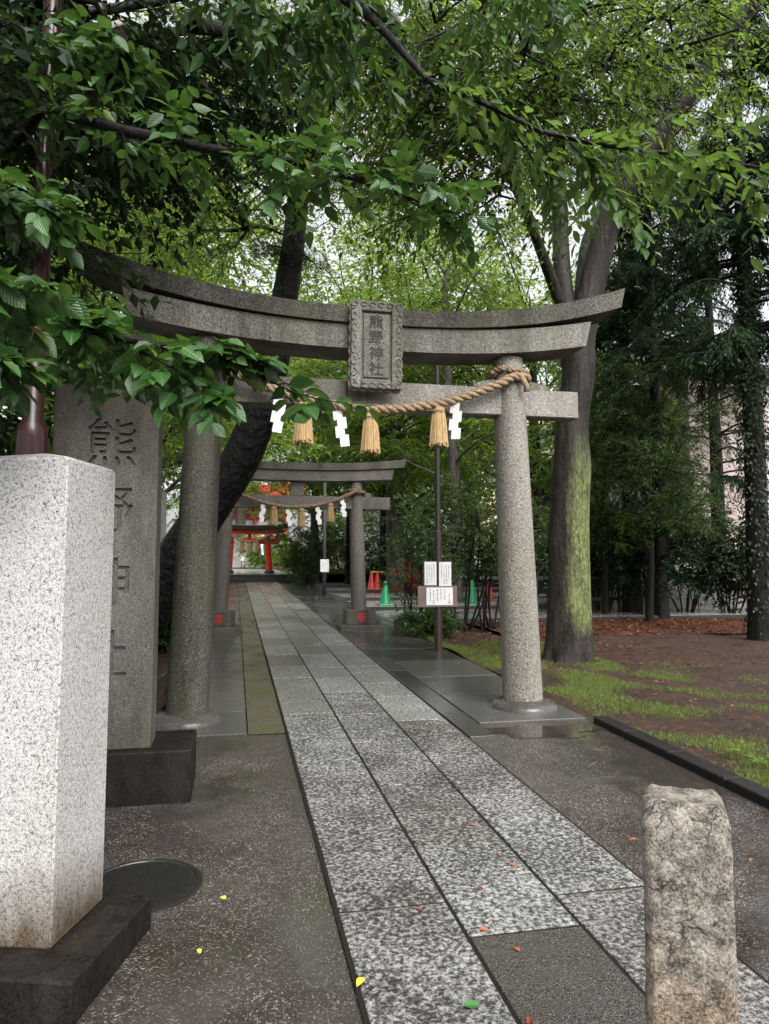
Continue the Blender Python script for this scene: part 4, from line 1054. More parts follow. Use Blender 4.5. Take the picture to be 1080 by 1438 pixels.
# ---- the large zelkova on the right
r = np.random.default_rng(11)
ZB = A([4.36, 8.95, gz(8.95)])
zt_ = tree('zelkova_tree', ZB, 'large moss streaked tree trunk forking behind the right pillar of the nearest torii')
wood, crown = MB(), MB()
def trunk_ring(mb, pts, rads, k=26, flare=0.0, lump=.06, seed=1):
    rr = np.random.default_rng(seed); pts = np.asarray(pts, float); rads = np.asarray(rads, float)
    d = np.concatenate([[0], np.cumsum(np.linalg.norm(np.diff(pts, axis=0), axis=1))]); n = max(8, int(d[-1] / .12)); s = np.linspace(0, d[-1], n)
    P = np.stack([np.interp(s, d, pts[:, i]) for i in range(3)], -1); R = np.interp(s, d, rads)
    for _ in range(4): P[1:-1] = (P[:-2] + 2 * P[1:-1] + P[2:]) / 4; R[1:-1] = (R[:-2] + 2 * R[1:-1] + R[2:]) / 4
    V, Q = tubes(P[None], R[None], k); V = V.reshape(n, k, 3)
    a = np.arange(k) * 2 * math.pi / k; off = np.zeros((n, k))
    for j in range(2, 7): off += lump / j * rr.uniform(.5, 1.4) * np.sin(j * a[None] + rr.uniform(0, 6.28) + s[:, None] * rr.uniform(-.6, .6))
    fl = flare * np.exp(-s / .22)[:, None] * (1 + .55 * np.sin(5 * a[None] + 1.0) + .3 * np.sin(8 * a[None] + 2))
    V = P[:, None] + (V - P[:, None]) * (1 + off + fl)[..., None]
    mb.add(V.reshape(-1, 3), Q); return P, R
YZ = 8.95
main_pts = [ZB - A([0, 0, .1]), at(798, 905, YZ), at(798, 850, YZ), at(798, 750, YZ), at(800, 690, YZ), at(803, 650, YZ), at(801, 610, YZ), at(806, 560, YZ), at(813, 525, YZ), at(811, 480, YZ), at(830, 400, YZ), at(850, 320, 8.8), at(878, 260, 8.6), at(925, 195, 8.3), at(990, 100, 7.9), at(1060, 0, 7.4)]
trunk_ring(wood, main_pts, [.3, .285, .275, .255, .245, .255, .21, .205, .23, .21, .195, .18, .165, .14, .11, .09], flare=.22, lump=.1)
stem2 = [at(806, 520, YZ), at(795, 440, 9.0), at(788, 360, 9.1), at(786, 280, 9.2), at(782, 200, 9.1), at(770, 90, 8.7), at(760, -40, 8.2)]
trunk_ring(wood, stem2, [.17, .14, .12, .11, .1, .08, .06], seed=2)
stem3 = [at(815, 420, 9.05), at(822, 340, 9.3), at(850, 280, 9.4), at(905, 150, 9.4)]
trunk_ring(wood, stem3, [.1, .085, .075, .05], seed=3)
stem4 = [at(792, 440, 8.95), at(770, 380, 8.8), at(740, 300, 8.4), at(690, 190, 7.6)]
trunk_ring(wood, stem4, [.09, .08, .06, .04], seed=4)
for (u, v, rad) in ((819, 656, .14), (824, 527, .14), (787, 560, .1)):
    c0 = at(u, v, YZ + .03)
    bm = bmesh.new(); bmesh.ops.create_icosphere(bm, subdivisions=3, radius=1.0)
    for x in bm.verts: x.co = Vector((c0[0] - .05 + x.co.x * rad * .95, c0[1] + x.co.y * rad, c0[2] + x.co.z * rad * 1.5 * (1.1 if x.co.z < 0 else .8)))
    wood.bm(bm)
hub = at(800, 100, 8.7); hubs = [at(925, 195, 8.3), at(990, 100, 7.9), at(782, 200, 9.1), at(770, 90, 8.7), at(690, 190, 7.6), at(850, 280, 9.4)]
targets = [at(520, 60, 5.2), at(600, 40, 4.8), at(680, 60, 4.6), at(740, 120, 5), at(650, 230, 5.4), at(560, 170, 5.6), at(830, 60, 4.6), at(900, 110, 5), at(960, 60, 5), at(1040, 90, 5.2),
           at(790, 190, 5.4), at(700, 330, 6.2), at(760, 300, 6.5), at(620, 330, 7.0), at(480, 130, 6.5), at(560, 20, 5.5), at(860, 200, 6.4), at(1020, 30, 5.5), at(450, 40, 5.6), at(720, 20, 5.2), at(640, 130, 6),
           at(700, 230, 7.4), at(590, 270, 8), at(880, 10, 6), at(540, 230, 7), at(740, 60, 7)]
st = []; en = []
for tg in targets:
    tg = A(tg) + A([0, 0, .5]); d = [np.linalg.norm(h - tg) for h in hubs]; st.append(hubs[int(np.argmin(d))]); en.append(tg)
# upper crown, mostly above the picture
for k_ in range(7):
    a = k_ * 1.7; en.append(A([3.4 + 5.2 * math.cos(a) * r.uniform(.5, 1), 8.4 + 5 * math.sin(a) * r.uniform(.4, 1), r.uniform(8.5, 12)])); st.append(hubs[k_ % 4])
limbs_to_leaves(r, wood, crown, A(st), A(en), .055, 10, 1.15, 8, .55, 11, .085, .42, droop=.45, amp=.06, sag=.06, t0=.45, jitter=.55)
obj('trunk', wood, M['bark_zelkova'], zt_, True); obj('crown', crown, M['leaf_canopy'], zt_)

# ---- leaning black pine on the left
r = np.random.default_rng(12)
pb = A([-1.75, 9.6, gz(9.6)])
pn = tree('pine_tree', pb, 'leaning black barked pine curving up behind the left torii pillar')
wood, crown = MB(), MB()
ppts = [pb - A([.1, 0, .15]), at(205, 870, 9.6), at(240, 795, 9.6), at(290, 720, 9.6), at(340, 645, 9.6), at(368, 575, 9.6), at(388, 490, 9.7), at(402, 410, 9.8), at(413, 340, 9.9), at(418, 280, 10), at(430, 190, 10), at(458, 95, 10), at(470, 0, 10.1), at(480, -120, 10.2), at(470, -260, 10.2)]
trunk_ring(wood, ppts, [.31, .29, .27, .26, .25, .235, .21, .18, .16, .15, .14, .13, .12, .1, .06], flare=.1, lump=.05, seed=8)
def needle_tufts(r, wood, crown, C_, n, L, wd=.05, up=.4):
    D = rand_dirs(r, len(C_) * n).reshape(len(C_), n, 3); D[..., 2] = D[..., 2] * .8 + up
    leaf_geo(crown, np.repeat(C_, n, 0) + r.normal(size=(len(C_) * n, 3)) * .04, D.reshape(-1, 3), rand_dirs(r, len(C_) * n), L * r.uniform(.6, 1.2, len(C_) * n), wd)
st, en = [], []
for k_ in range(16):
    s0 = A(ppts[11 + k_ % 3]); st.append(s0); a = k_ * 1.3; en.append(s0 + A([2.2 * math.cos(a), 2.2 * math.sin(a), r.uniform(.2, 1.8)]))
P = wiggle_lines(r, A(st), A(en), 8, .1, .05); V, Q = tubes(P, np.broadcast_to(.05 * (1 - .8 * np.linspace(0, 1, 8)), (16, 8)), 6); wood.add(V, Q)
C_ = (P[:, 3:].reshape(-1, 3)[None] + r.normal(size=(6, 80, 3)) * .3).reshape(-1, 3); needle_tufts(r, wood, crown, C_, 26, .16)
# the tuft on the trunk just above the gate
s0 = at(410, 352, 9.9); 
for (u, v) in ((375, 345), (392, 352), (445, 372), (425, 360), (385, 358)):
    e_ = at(u, v, 9.7); wood.tube([s0, (s0 + e_) / 2 + A([0, 0, .02]), e_], [.02, .014, .008], 5)
    needle_tufts(r, wood, crown, e_[None] + r.normal(size=(6, 3)) * [.12, .1, .04], 40, .12, .05, .1)
obj('trunk', wood, M['bark_pine'], pn, True); obj('crown', crown, M['pine_needle'], pn)

# ---- broad leaved tree on the left whose long boughs hang in front of the gate
r = np.random.default_rng(13)
cb = A([-2.3, 5.6, gz(5.6)])
ct = tree('cherry_tree', cb, 'dark broad leaved tree at left with boughs hanging over the monument')
wood, crown = MB(), MB()
lt = [cb - A([0, 0, .1]), cb + A([.05, -.05, 1.2]), cb + A([.15, -.1, 2.6]), cb + A([.3, -.2, 3.8]), cb + A([.4, -.2, 5.2]), cb + A([.3, .2, 7.5])]
trunk_ring(wood, lt, [.3, .26, .24, .22, .17, .08], flare=.3, seed=5)
H1, H2, H3 = lt[2], lt[3], lt[4]
# big limb crossing the top left corner of the view
bl = [H2, at(120, -60, 4.8), at(250, -60, 4.5), at(400, -60, 4.0), at(520, 20, 3.5), at(600, 112, 3.3)]
trunk_ring(wood, bl, [.13, .11, .09, .06, .026, .016], k=12, seed=6)
bl2 = [at(270, 35, 4.4), at(340, 45, 5.0), at(430, 62, 5.4), at(520, 85, 5.8)]
trunk_ring(wood, bl2, [.05, .045, .035, .015], k=8, seed=7)
# bright bough reaching right
lead = [at(600, 112, 3.3), at(680, 145, 3.2), at(760, 185, 3.15), at(850, 205, 3.1), at(960, 218, 3.1), at(1075, 236, 3.1)]
wood.tube(lead, [.016, .014, .012, .01, .008, .005], 6)
lead = A(lead)
def along(L, n, spread, drop=.1):
    t = r.uniform(0, len(L) - 1.001, n); i = t.astype(int); f = (t - i)[:, None]
    p = L[i] * (1 - f) + L[i + 1] * f; T = unit(L[i + 1] - L[i]); d = T * .8 + rand_dirs(r, n) * spread; d[:, 2] = d[:, 2] * .5 - drop
    return p, unit(d)
bright_c, bright_c2, bright_c3 = MB(), MB(), MB()
p, d = along(lead, 44, .9, .1); twig_leaves(r, wood, bright_c, p, d, r.uniform(.15, .5, 44), 9, .088, .45, .3, True, .5, .0022)
lead2 = A([at(690, 150, 3.2), at(725, 190, 3.25), at(755, 230, 3.3), at(775, 250, 3.3)]); wood.tube(lead2, [.008, .006, .004, .003], 5)
p, d = along(lead2, 14, .6, .3); twig_leaves(r, wood, bright_c2, p, d, r.uniform(.15, .3, 14), 8, .088, .42, .5, True, .5, .002)
lead3 = A([at(800, 200, 3.12), at(850, 250, 3.1), at(875, 290, 3.1)]); wood.tube(lead3, [.006, .004, .003], 5)
p, d = along(lead3, 14, .5, .3); twig_leaves(r, wood, bright_c3, p, d, r.uniform(.12, .26, 14), 7, .095, .4, .5, True, .4, .002)
def bough(mb_, pts, r0, nsub, sublen, ntw, twl, nl, leaf, wd, droop=.3, spread=.9, drop=.1, root=None):
    """a leafy bough: side branches in a loose, mostly level fan, each with twigs of leaves"""
    pts = A(pts); n = len(pts); full = pts if root is None else np.concatenate([[root], pts])
    wood.tube(full, np.linspace(r0 * (3 if root is not None else 1), r0 * .25, len(full)), 6)
    B, D = along(pts, nsub, spread, drop); D[:, 2] *= .6; ls = sublen * r.uniform(.4, 1.2, nsub)
    P_ = wiggle_lines(r, B, B + unit(D) * ls[:, None], 5, .07, droop * .5)
    V, Q = tubes(P_, np.broadcast_to(r0 * .35 * (1 - .7 * np.linspace(0, 1, 5)), (nsub, 5)), 4); wood.add(V, Q)
    t = r.uniform(.1, 1, (nsub, ntw)); i = np.clip((t * 4).astype(int), 0, 3); f = (t * 4 - i)[..., None]; ii = np.arange(nsub)[:, None]
    b = P_[ii, i] * (1 - f) + P_[ii, i + 1] * f; T = unit(P_[ii, i + 1] - P_[ii, i])
    d = T * .6 + rand_dirs(r, nsub * ntw).reshape(nsub, ntw, 3) * .9; d[..., 2] = d[..., 2] * .5 - drop; m_ = nsub * ntw
    twig_leaves(r, wood, mb_, b.reshape(-1, 3), unit(d).reshape(-1, 3), twl * r.uniform(.6, 1.3, m_), nl, leaf, wd, droop, True, .5, .0018)
big = MB()
bough(big, [at(-60, 440, 3.3), at(60, 450, 3.1), at(150, 470, 3.0), at(250, 490, 2.95), at(340, 515, 2.9), at(405, 548, 2.88)], .012, 22, .22, 4, .14, 6, .095, .6, .15, .9, .08, H1)
bough(big, [at(190, 490, 2.9), at(250, 520, 2.85), at(285, 555, 2.85)], .006, 6, .14, 3, .12, 6, .1, .6, .3, .8, .2)
bough(big, [at(120, 460, 3.2), at(140, 510, 3.2), at(150, 545, 3.2)], .005, 4, .08, 3, .1, 5, .08, .5, .4, .7, .3)
bough(big, [at(-140, 375, 2.7), at(-60, 378, 2.6), at(0, 388, 2.55), at(38, 398, 2.5)], .01, 8, .13, 4, .12, 6, .1, .6, .25, .8, .05, H1)
bough(big, [at(-130, 490, 2.6), at(-60, 500, 2.5), at(-5, 512, 2.45)], .01, 6, .13, 4, .12, 6, .1, .6, .25, .8, .05, H1)
bough(big, [at(60, 150, 3.9), at(180, 185, 3.5), at(300, 210, 3.2), at(430, 230, 3.05), at(540, 265, 3.0), at(620, 295, 3.0)], .013, 30, .3, 4, .17, 6, .085, .56, .2, .9, .03, H2)
bough(big, [at(-60, 250, 3.2), at(5, 275, 3.0), at(50, 290, 2.95)], .01, 8, .15, 4, .13, 6, .095, .58, .25, .8, .05, H2)
bough(big, [at(60, 20, 4.1), at(110, 60, 3.9), at(160, 100, 3.8)], .01, 14, .3, 5, .18, 6, .11, .55, .3, .9, .05)
bough(big, [at(250, -40, 4.2), at(330, 10, 4.0), at(420, 40, 3.9), at(520, 30, 3.9)], .01, 16, .45, 5, .2, 7, .1, .45, .45, .9, .15)
bough(big, [at(420, -30, 3.6), at(520, -10, 3.5), at(640, 0, 3.5), at(760, -20, 3.5)], .01, 18, .4, 5, .2, 7, .09, .4, .5, .9, .15)
st, en = [], []
for (u, v, y) in ((40, 60, 5), (130, 130, 5.2), (20, 160, 4.6), (220, 90, 5.6), (300, 120, 6), (130, 190, 5.4), (-20, 330, 5), (250, 160, 6.2), (340, 70, 5.6), (400, 150, 6.4), (-40, 300, 4.2), (-30, 400, 4.8), (-40, 470, 4.8), (-10, 60, 4.4), (60, 110, 4.6), (100, 30, 4.8), (180, 60, 5.2), (250, 50, 5), (-60, 120, 4), (330, 160, 7), (180, 190, 6), (-10, 560, 5.1)):
    e_ = at(u, v, y); hs_ = [H1, H2, H3]; k_ = int(np.argmin([np.linalg.norm(h - e_) for h in hs_])); st.append(hs_[k_]); en.append(e_)
for k_ in range(12):
    a = k_ * .9; en.append(cb + A([.3 + 3.4 * math.cos(a), .2 + 3.2 * math.sin(a), r.uniform(5.5, 8.5)])); st.append(H3)
limbs_to_leaves(r, wood, crown, A(st), A(en), .05, 8, .9, 8, .45, 9, .1, .55, droop=.35, amp=.08, sag=.05, t0=.35)
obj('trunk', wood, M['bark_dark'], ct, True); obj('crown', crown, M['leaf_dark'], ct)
set_leafuv(obj('hanging_boughs', big, M['leaf_big'], ct, True)); o = set_leafuv(obj('bright_bough', bright_c, M['leaf_bough'], ct, True)); o['label'] = 'bright green leafy bough reaching right across the view'
for m_ in (bright_c2, bright_c3): set_leafuv(obj('bright_bough', m_, M['leaf_bough'], ct, True))

# ---- a second zelkova on the left whose fine leaves fill the sky above the gate
r = np.random.default_rng(19)
qb = A([-3.6, 10.6, gz(10.6)])
qt = tree('zelkova_tree', qb, 'tall fine leaved tree on the left spreading high over the leaning pine')
wood, crown = MB(), MB()
qp = [qb - A([0, 0, .1]), qb + A([.05, 0, 2.5]), qb + A([.3, -.1, 4.5]), qb + A([.9, -.4, 6.4]), qb + A([1.6, -.8, 8.2])]
trunk_ring(wood, qp, [.27, .23, .2, .16, .1], flare=.25, seed=9)
trunk_ring(wood, [qp[3], at(350, 250, 10.2), at(430, 200, 9.6), at(520, 140, 9)], [.06, .045, .03, .015], k=8, seed=10)
en = [at(u, v, y) for (u, v, y) in ((220, 60, 8), (280, 140, 8.2), (330, 40, 7.4), (370, 120, 8), (420, 60, 7.6), (470, 140, 8.4), (300, 220, 9), (380, 220, 9.2), (450, 220, 9), (520, 200, 8.6), (540, 120, 8), (500, 40, 7.4), (250, 240, 9.4), (200, 170, 8.6), (340, 290, 10), (580, 60, 7.6), (440, 10, 7), (260, -20, 7.4), (200, 290, 10), (280, 320, 10.4), (540, 280, 10), (600, 200, 9), (480, 300, 10.5), (420, 330, 11), (330, 350, 11))]
hubs2 = [A(qp[3]), A(qp[4]), at(430, 240, 9.6), at(350, 320, 10.2)]
st = [hubs2[int(np.argmin([np.linalg.norm(h - e_) for h in hubs2]))] for e_ in en]
limbs_to_leaves(r, wood, crown, A(st), A(en), .04, 8, 1.2, 7, .5, 10, .08, .45, droop=.45, amp=.07, sag=.04, t0=.35, jitter=.6)
obj('trunk', wood, M['bark_dark'], qt, True); obj('crown', crown, M['leaf_light'], qt)

# ---- generic background broadleaf trees
def broadleaf(name, x, y, h, rad, label, mat, seed, group=None, bark_='bark_grey', tr=.2, nl=9, leaf=.13, nlimb=16, lean=(0, 0), low=.32, dens=1.0, zb=None):
    r = np.random.default_rng(seed); z = gz(min(y, 31)) if zb is None else zb; b = A([x, y, z])
    t_ = tree(name, b, label, 'tree', group); wood, crown = MB(), MB()
    tp = [b - A([0, 0, .15]), b + A([lean[0] * .2 + r.uniform(-.1, .1), lean[1] * .2, h * .22]), b + A([lean[0] * .5 + r.uniform(-.2, .2), lean[1] * .5, h * .45]), b + A([lean[0] * .8 + r.uniform(-.3, .3), lean[1] * .8, h * .7]), b + A([lean[0] + r.uniform(-.6, .6), lean[1] + .3, h * .86])]
    P, R = trunk_ring(wood, tp, [tr * 1.15, tr, tr * .8, tr * .42, tr * .06], k=12, flare=.3, seed=seed)
    st, en = [], []
    for k_ in range(nlimb):
        a = k_ * 2.4 + r.uniform(-.4, .4); f = low + (1 - low) * (k_ + .5) / nlimb
        s = P[int(np.clip(f * .85, 0, .97) * len(P))]
        rr = rad * math.sqrt(max(.15, 1 - (2 * f - 1.05 - low * .3) ** 2)) * r.uniform(.6, 1.05)
        st.append(s); en.append(A([b[0] + lean[0] * f + rr * math.cos(a), b[1] + lean[1] * f + rr * math.sin(a), z + h * f + r.uniform(.1, .8)]))
    limbs_to_leaves(r, wood, crown, A(st), A(en), tr * .26, int(8 * dens) + 1, rad * .4, 12, rad * .2, nl, leaf, .5, droop=.25, amp=.09, sag=.0, t0=.3)
    obj('trunk', wood, M[bark_], t_, True); obj('crown', crown, M[mat], t_); return t_

def UX(u, y): return float(at(u, 740, y)[0])
GB = 'background trees beyond the gates'
bgs = [
 (6.0, 19, 13, 4.4, 'fine leaved tree rising over the right end of the nearest gate', 'leaf_light', 43, 'bark_grey', .16),
 (-4.6, 26, 16, 5, 'very tall light green tree left of the path before the far steps', 'leaf_light', 44, 'bark_grey', .22),
 (9.4, 28, 14, 4.0, 'tall light green tree at the far end of the terraces', 'leaf_light', 45, 'bark_grey', .2),
 (-1.9, 15.6, 10, 3.6, 'leafy bright tree left of the path between the two stone gates', 'leaf_bright', 37, 'bark_grey', .17),
 (-2.8, 20, 15, 4.4, 'tall yellow green tree behind the leaning pine top', 'leaf_bright', 38, 'bark_grey', .2),
 (.4, 62, 22, 7, 'very tall tree right behind the shrine hall', 'leaf_bright', 39, 'bark_grey', .4),
 (UX(541, 25), 25, 11, 4.2, 'dark ivy wrapped trunk rising behind the second torii right end', 'leaf_back', 21, 'bark_dark', .24),
 (UX(556, 24), 24, 12, 4.2, 'forked grey trunk right beside the dark ivy wrapped trunk', 'leaf_bright', 22, 'bark_grey', .3),
 (UX(640, 30), 30, 10, 4.6, 'green tree standing in front of the beige apartment block', 'leaf_back', 23, 'bark_grey', .2),
 (UX(496, 29), 29, 13, 4.5, 'tall tree with dark trunk behind the second torii right pillar', 'leaf_bright', 24, 'bark_dark', .28),
 (UX(760, 22), 22, 12, 4.6, 'tree behind the mossy trunk, pale green between gate and pine', 'leaf_bright', 25, 'bark_dark', .22),
 (-4.2, 17, 11, 4.2, 'bright green tree left of the path behind the leaning pine', 'leaf_bright', 26, 'bark_grey', .22),
 (-3.4, 24, 13, 4.6, 'tall bright tree left of the second torii gate', 'leaf_back', 27, 'bark_grey', .26),
 (-5.5, 11.2, 9, 3.6, 'dense green tree behind the pale panel fence on the left', 'leaf_canopy', 28, 'bark_dark', .2),
 (9.5, 41, 14, 5.0, 'tall tree on the right of the far red torii', 'leaf_bright', 30, 'bark_grey', .3),
 (-1.5, 74, 20, 8, 'tall wood-edge tree behind the shrine hall on the left', 'leaf_back', 34, 'bark_grey', .4),
 (9, 68, 20, 8, 'tall tree behind the shrine hall on the right', 'leaf_bright', 35, 'bark_grey', .4),
 (3.2, 29, 12, 3.6, 'slim tree with foliage high above the second gate', 'leaf_bright', 36, 'bark_grey', .16),
]
for (x, y, h, rad, lb, mt, sd_, bk, tr) in bgs:
    far = y > 32
    zb = None if y < 31 else (gz2(y) if y < 58 else ZS)
    broadleaf('broadleaf_tree', x, y, h, rad, lb, mt, sd_, GB, bk, tr, nlimb=8 if sd_ == 23 else 22 if sd_ in (22, 24, 25, 36, 37, 38) else 15, leaf=.165 if not far else .26, dens=1.1 if not far else .9, low=.3 if y < 60 else .15, zb=zb)

# ---- conifers at the right
def conifer(name, x, y, h, rad, label, seed, tr=.2, low=.18, ivy=False, spray=.42, nb=70, zb=None):
    r = np.random.default_rng(seed); z = gz(y); b = A([x, y, z]); t_ = tree(name, b, label, 'tree', 'conifers on the right')
    wood, crown = MB(), MB()
    trunk_ring(wood, [b - A([0, 0, .1]), b + A([.03, 0, h * .3]), b + A([.0, .05, h * .6]), b + A([0, 0, h])], [tr, tr * .8, tr * .55, .03], k=12, flare=.25, seed=seed)
    f = low + (1 - low) * np.sort(r.uniform(0, 1, nb)) ** 1.0; a = r.uniform(0, 6.28, nb)
    L = rad * (1.05 - f) ** .7 * r.uniform(.7, 1.1, nb)
    S = np.stack([np.full(nb, x), np.full(nb, y), z + h * f], -1); E = S + np.stack([L * np.cos(a), L * np.sin(a), L * .12 - L * .28], -1)
    P = wiggle_lines(r, S, E, 9, .06, .1); P[:, :, 2] += (np.sin(np.linspace(0, 1, 9) * math.pi) * .12)[None] * L[:, None]
    V, Q = tubes(P, np.broadcast_to(.035 * (1 - .85 * np.linspace(0, 1, 9)), (nb, 9)) , 5); wood.add(V, Q)
    # drooping flat sprays along each bough
    ns = 40; t = r.uniform(.2, 1, (nb, ns)); i = np.clip((t * 8).astype(int), 0, 7); ii = np.arange(nb)[:, None]; ff = (t * 8 - i)[..., None]
    B = P[ii, i] * (1 - ff) + P[ii, i + 1] * ff; T = unit(P[ii, i + 1] - P[ii, i])
    D = T * .7 + rand_dirs(r, nb * ns).reshape(nb, ns, 3) * .8; D[..., 2] = D[..., 2] * .4 - .25
    S2 = B.reshape(-1, 3); D2 = unit(D.reshape(-1, 3)); n2 = len(S2)
    twig_leaves(r, wood, crown, S2, D2, spray * r.uniform(.5, 1.2, n2), 14, .1, .3, .4, False, .35, .003)
    obj('trunk', wood, M['bark_dark'], t_, True); obj('crown', crown, M['leaf_conifer'], t_)
    if ivy:
        iv = MB(); n = 3600; zz = z + h * .62 * r.uniform(.0, 1, n) ** .6; aa = r.uniform(0, 6.28, n); rr = tr * .95 * (1 - .5 * (zz - z) / h) + r.uniform(0, .16, n) ** 1.3
        leaf_geo(iv, np.stack([x + rr * np.cos(aa), y + rr * np.sin(aa), zz], -1), np.stack([np.cos(aa) * .6, np.sin(aa) * .6, np.full(n, -.8)], -1), np.stack([np.cos(aa), np.sin(aa), np.full(n, .4)], -1) + r.normal(size=(n, 3)) * .3, .075 * r.uniform(.5, 1.2, n), .8)
        obj('ivy', iv, M['leaf_dark'], t_)
    return t_
x1 = UX(1062, 10.6)
conifer('conifer_tree', x1, 10.6, 12, 3.0, 'ivy covered conifer with drooping boughs at the right edge', 51, .2, .4, True, .42, 110)
conifer('conifer_tree', UX(868, 15.8), 15.3, 11, 2.6, 'dark conifer right behind the mossy forked trunk', 52, .22, .3, False, .45, 80)
conifer('conifer_tree', UX(925, 14), 14.0, 13, 2.6, 'large dark conifer between the mossy trunk and the ivy covered one', 53, .16, .42, False, .45, 110)
conifer('conifer_tree', UX(905, 22), 18.2, 14, 3.6, 'tall conifer standing in front of the dark clad house', 55, .22, .2, False, .5, 90)

def UXb(u, y): return float(at(u, 740, y)[0])
broadleaf('maple_tree', UX(915, 13.2), 13.4, 5.2, 1.9, 'mid green maple like tree right of the mossy trunk, with level tiers', 'leaf_shrub', 41, 'small broadleaf trees on the right', 'bark_dark', .07, nlimb=20, leaf=.07, low=.38)
broadleaf('maple_tree', UX(850, 14.5), 14.6, 5.6, 1.8, 'small broadleaf tree filling the gap behind the mossy trunk', 'leaf_canopy', 42, 'small broadleaf trees on the right', 'bark_dark', .07, nlimb=20, leaf=.07, low=.3)
# ---- shrubs
def shrub(name, x, y, h, rad, label, mat, seed, group, nst=6, leaf=.07, ntw=10, wd=.45, z=None, nsub=7, low=.15, stems=True):
    r = np.random.default_rng(seed); zz = gz(y) if z is None else z; b = A([x, y, zz]); t_ = thing(name, tuple(b), label, 'shrub', group)
    wood, crown = MB(), MB(); st, en = [], []
    for k_ in range(nst):
        a = k_ * 2.4; q = rad * r.uniform(.35, 1.0)
        st.append(b + A([.12 * math.cos(a), .12 * math.sin(a), -.05])); en.append(b + A([q * math.cos(a), q * math.sin(a), h * r.uniform(.6, 1)]))
    limbs_to_leaves(r, wood, crown, A(st), A(en), .022, nsub, rad * .5, ntw, rad * .28, 9, leaf, wd, droop=.2, amp=.08, sag=0, t0=low, jitter=.6)
    obj('stems', wood, M['bark_dark'], t_, True); obj('foliage', crown, M[mat], t_); return t_
GS = 'thin stemmed shrubs behind the notice pole'
for i, (u, y, h, rad, lb) in enumerate(((582, 12.6, 2.4, .8, 'leafy shrub just left of the notice pole'), (612, 13.4, 2.9, .8, 'tall leafy shrub right behind the notice pole'), (648, 12.9, 2.6, .75, 'leafy shrub right of the notice pole, before the second green cone'), (684, 12.6, 2.8, .8, 'leafy shrub touching the right torii pillar'), (735, 13.3, 3.0, .9, 'leafy shrub between the right torii pillar and the mossy trunk'))):
    shrub('leafy_shrub', UX(u, y), y, h, rad, lb, 'leaf_shrub', 60 + i, GS, 7, .06, 9, .5, nsub=8, low=.5)
shrub('round_bush', UX(432, 29.2), 29.3, 3.4, 1.5, 'rounded grey green bush beside the steps to the red torii', 'leaf_shrub', 71, None, 12, .11, 10, .5, z=gz(29), nsub=9, low=.1)
shrub('round_bush', UX(418, 33), 33.2, 1.5, .9, 'bright low bush just right of the red torii foot', 'leaf_bright', 72, None, 10, .12, 9, .3, z=gz2(33.2), low=.1)
shrub('round_bush', UX(375, 50), 52, 2.6, 1.8, 'pale bush at the right side of the far stairs', 'leaf_bright', 73, None, 10, .2, 9, .5, z=gz2(52), low=.1)
shrub('round_bush', UX(480, 34), 33.5, 4.0, 2.2, 'tall shrub behind the thin sign pole', 'leaf_back', 74, None, 12, .14, 10, .5, z=gz2(33.5), low=.1)
shrub('round_bush', UX(555, 33), 33, 3.2, 2.2, 'dark shrub behind the red cones', 'leaf_shrub', 75, None, 12, .14, 10, .5, z=gz2(33), low=.1)
shrub('round_bush', UX(600, 30), 31.8, 4.2, 2.4, 'leafy bush beyond the terrace behind the orange netting', 'leaf_back', 76, None, 12, .14, 10, .5, z=1.1, low=.1)
shrub('round_bush', UX(680, 30), 31.6, 4.4, 2.4, 'leafy bush below the beige apartment block', 'leaf_back', 77, None, 12, .14, 10, .5, z=1.1, low=.1)
shrub('round_bush', UX(745, 28), 31.6, 4.0, 2.4, 'leafy bush beyond the terrace behind the right torii pillar', 'leaf_shrub', 78, None, 12, .14, 10, .5, z=1.1, low=.1)
s_ = shrub('red_shrub', UX(585, 20.5), 20.8, 1.2, .6, 'small shrub with orange red leaves by the barrier', 'leaf_red', 79, None, 7, .08, 8, .4, z=tread(20.8), low=.3)
shrub('low_bush', UX(600, 12.1), 12.0, .55, .45, 'low grassy clump at the foot of the leafy shrubs', 'leaf_shrub', 80, None, 12, .12, 8, .15, low=.05)
GR = 'dark evergreen shrubs along the boundary wall'
for i, (u, y, h, rad, lb) in enumerate(((905, 14.6, 2.9, 1.2, 'dark evergreen shrub right of the dark conifer trunk'), (960, 14.9, 2.3, 1.2, 'dark evergreen shrub in front of the wall below the pinkish house'), (1020, 14.6, 2.3, 1.2, 'dark evergreen shrub at the right before the concrete wall'), (1085, 14.2, 2.4, 1.1, 'dark evergreen shrub cut by the right frame edge'), (845, 15.9, 2.6, 1.0, 'dark evergreen shrub beside the mossy trunk'), (800, 17, 2.4, 1.2, 'dark evergreen shrub behind the mossy trunk'))):
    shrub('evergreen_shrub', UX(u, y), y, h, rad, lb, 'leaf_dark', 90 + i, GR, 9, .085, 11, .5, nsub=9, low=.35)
GL = 'evergreen shrubs on the left side'
for i, (x, y, h, rad, lb) in enumerate(((-2.6, 7.6, 2.2, 1.0, 'evergreen shrub behind the monument slab'), (-1.55, 7.2, 3.0, .6, 'tall evergreen shrub squeezed between monument and left torii pillar'), (-3.6, 5.2, 3.2, 1.3, 'dense evergreen shrub behind the lamp post'), (-4.4, 7.5, 4.0, 1.5, 'tall dark evergreen shrub at the far left'), (-1.3, 10.9, .7, .5, 'low leafy shrub at the foot of the leaning pine'))):
    shrub('evergreen_shrub', x, y, h, rad, lb, 'leaf_dark' if i > 1 else 'leaf_shrub', 100 + i, GL, 9, .09, 11, .5, nsub=9, low=.05)

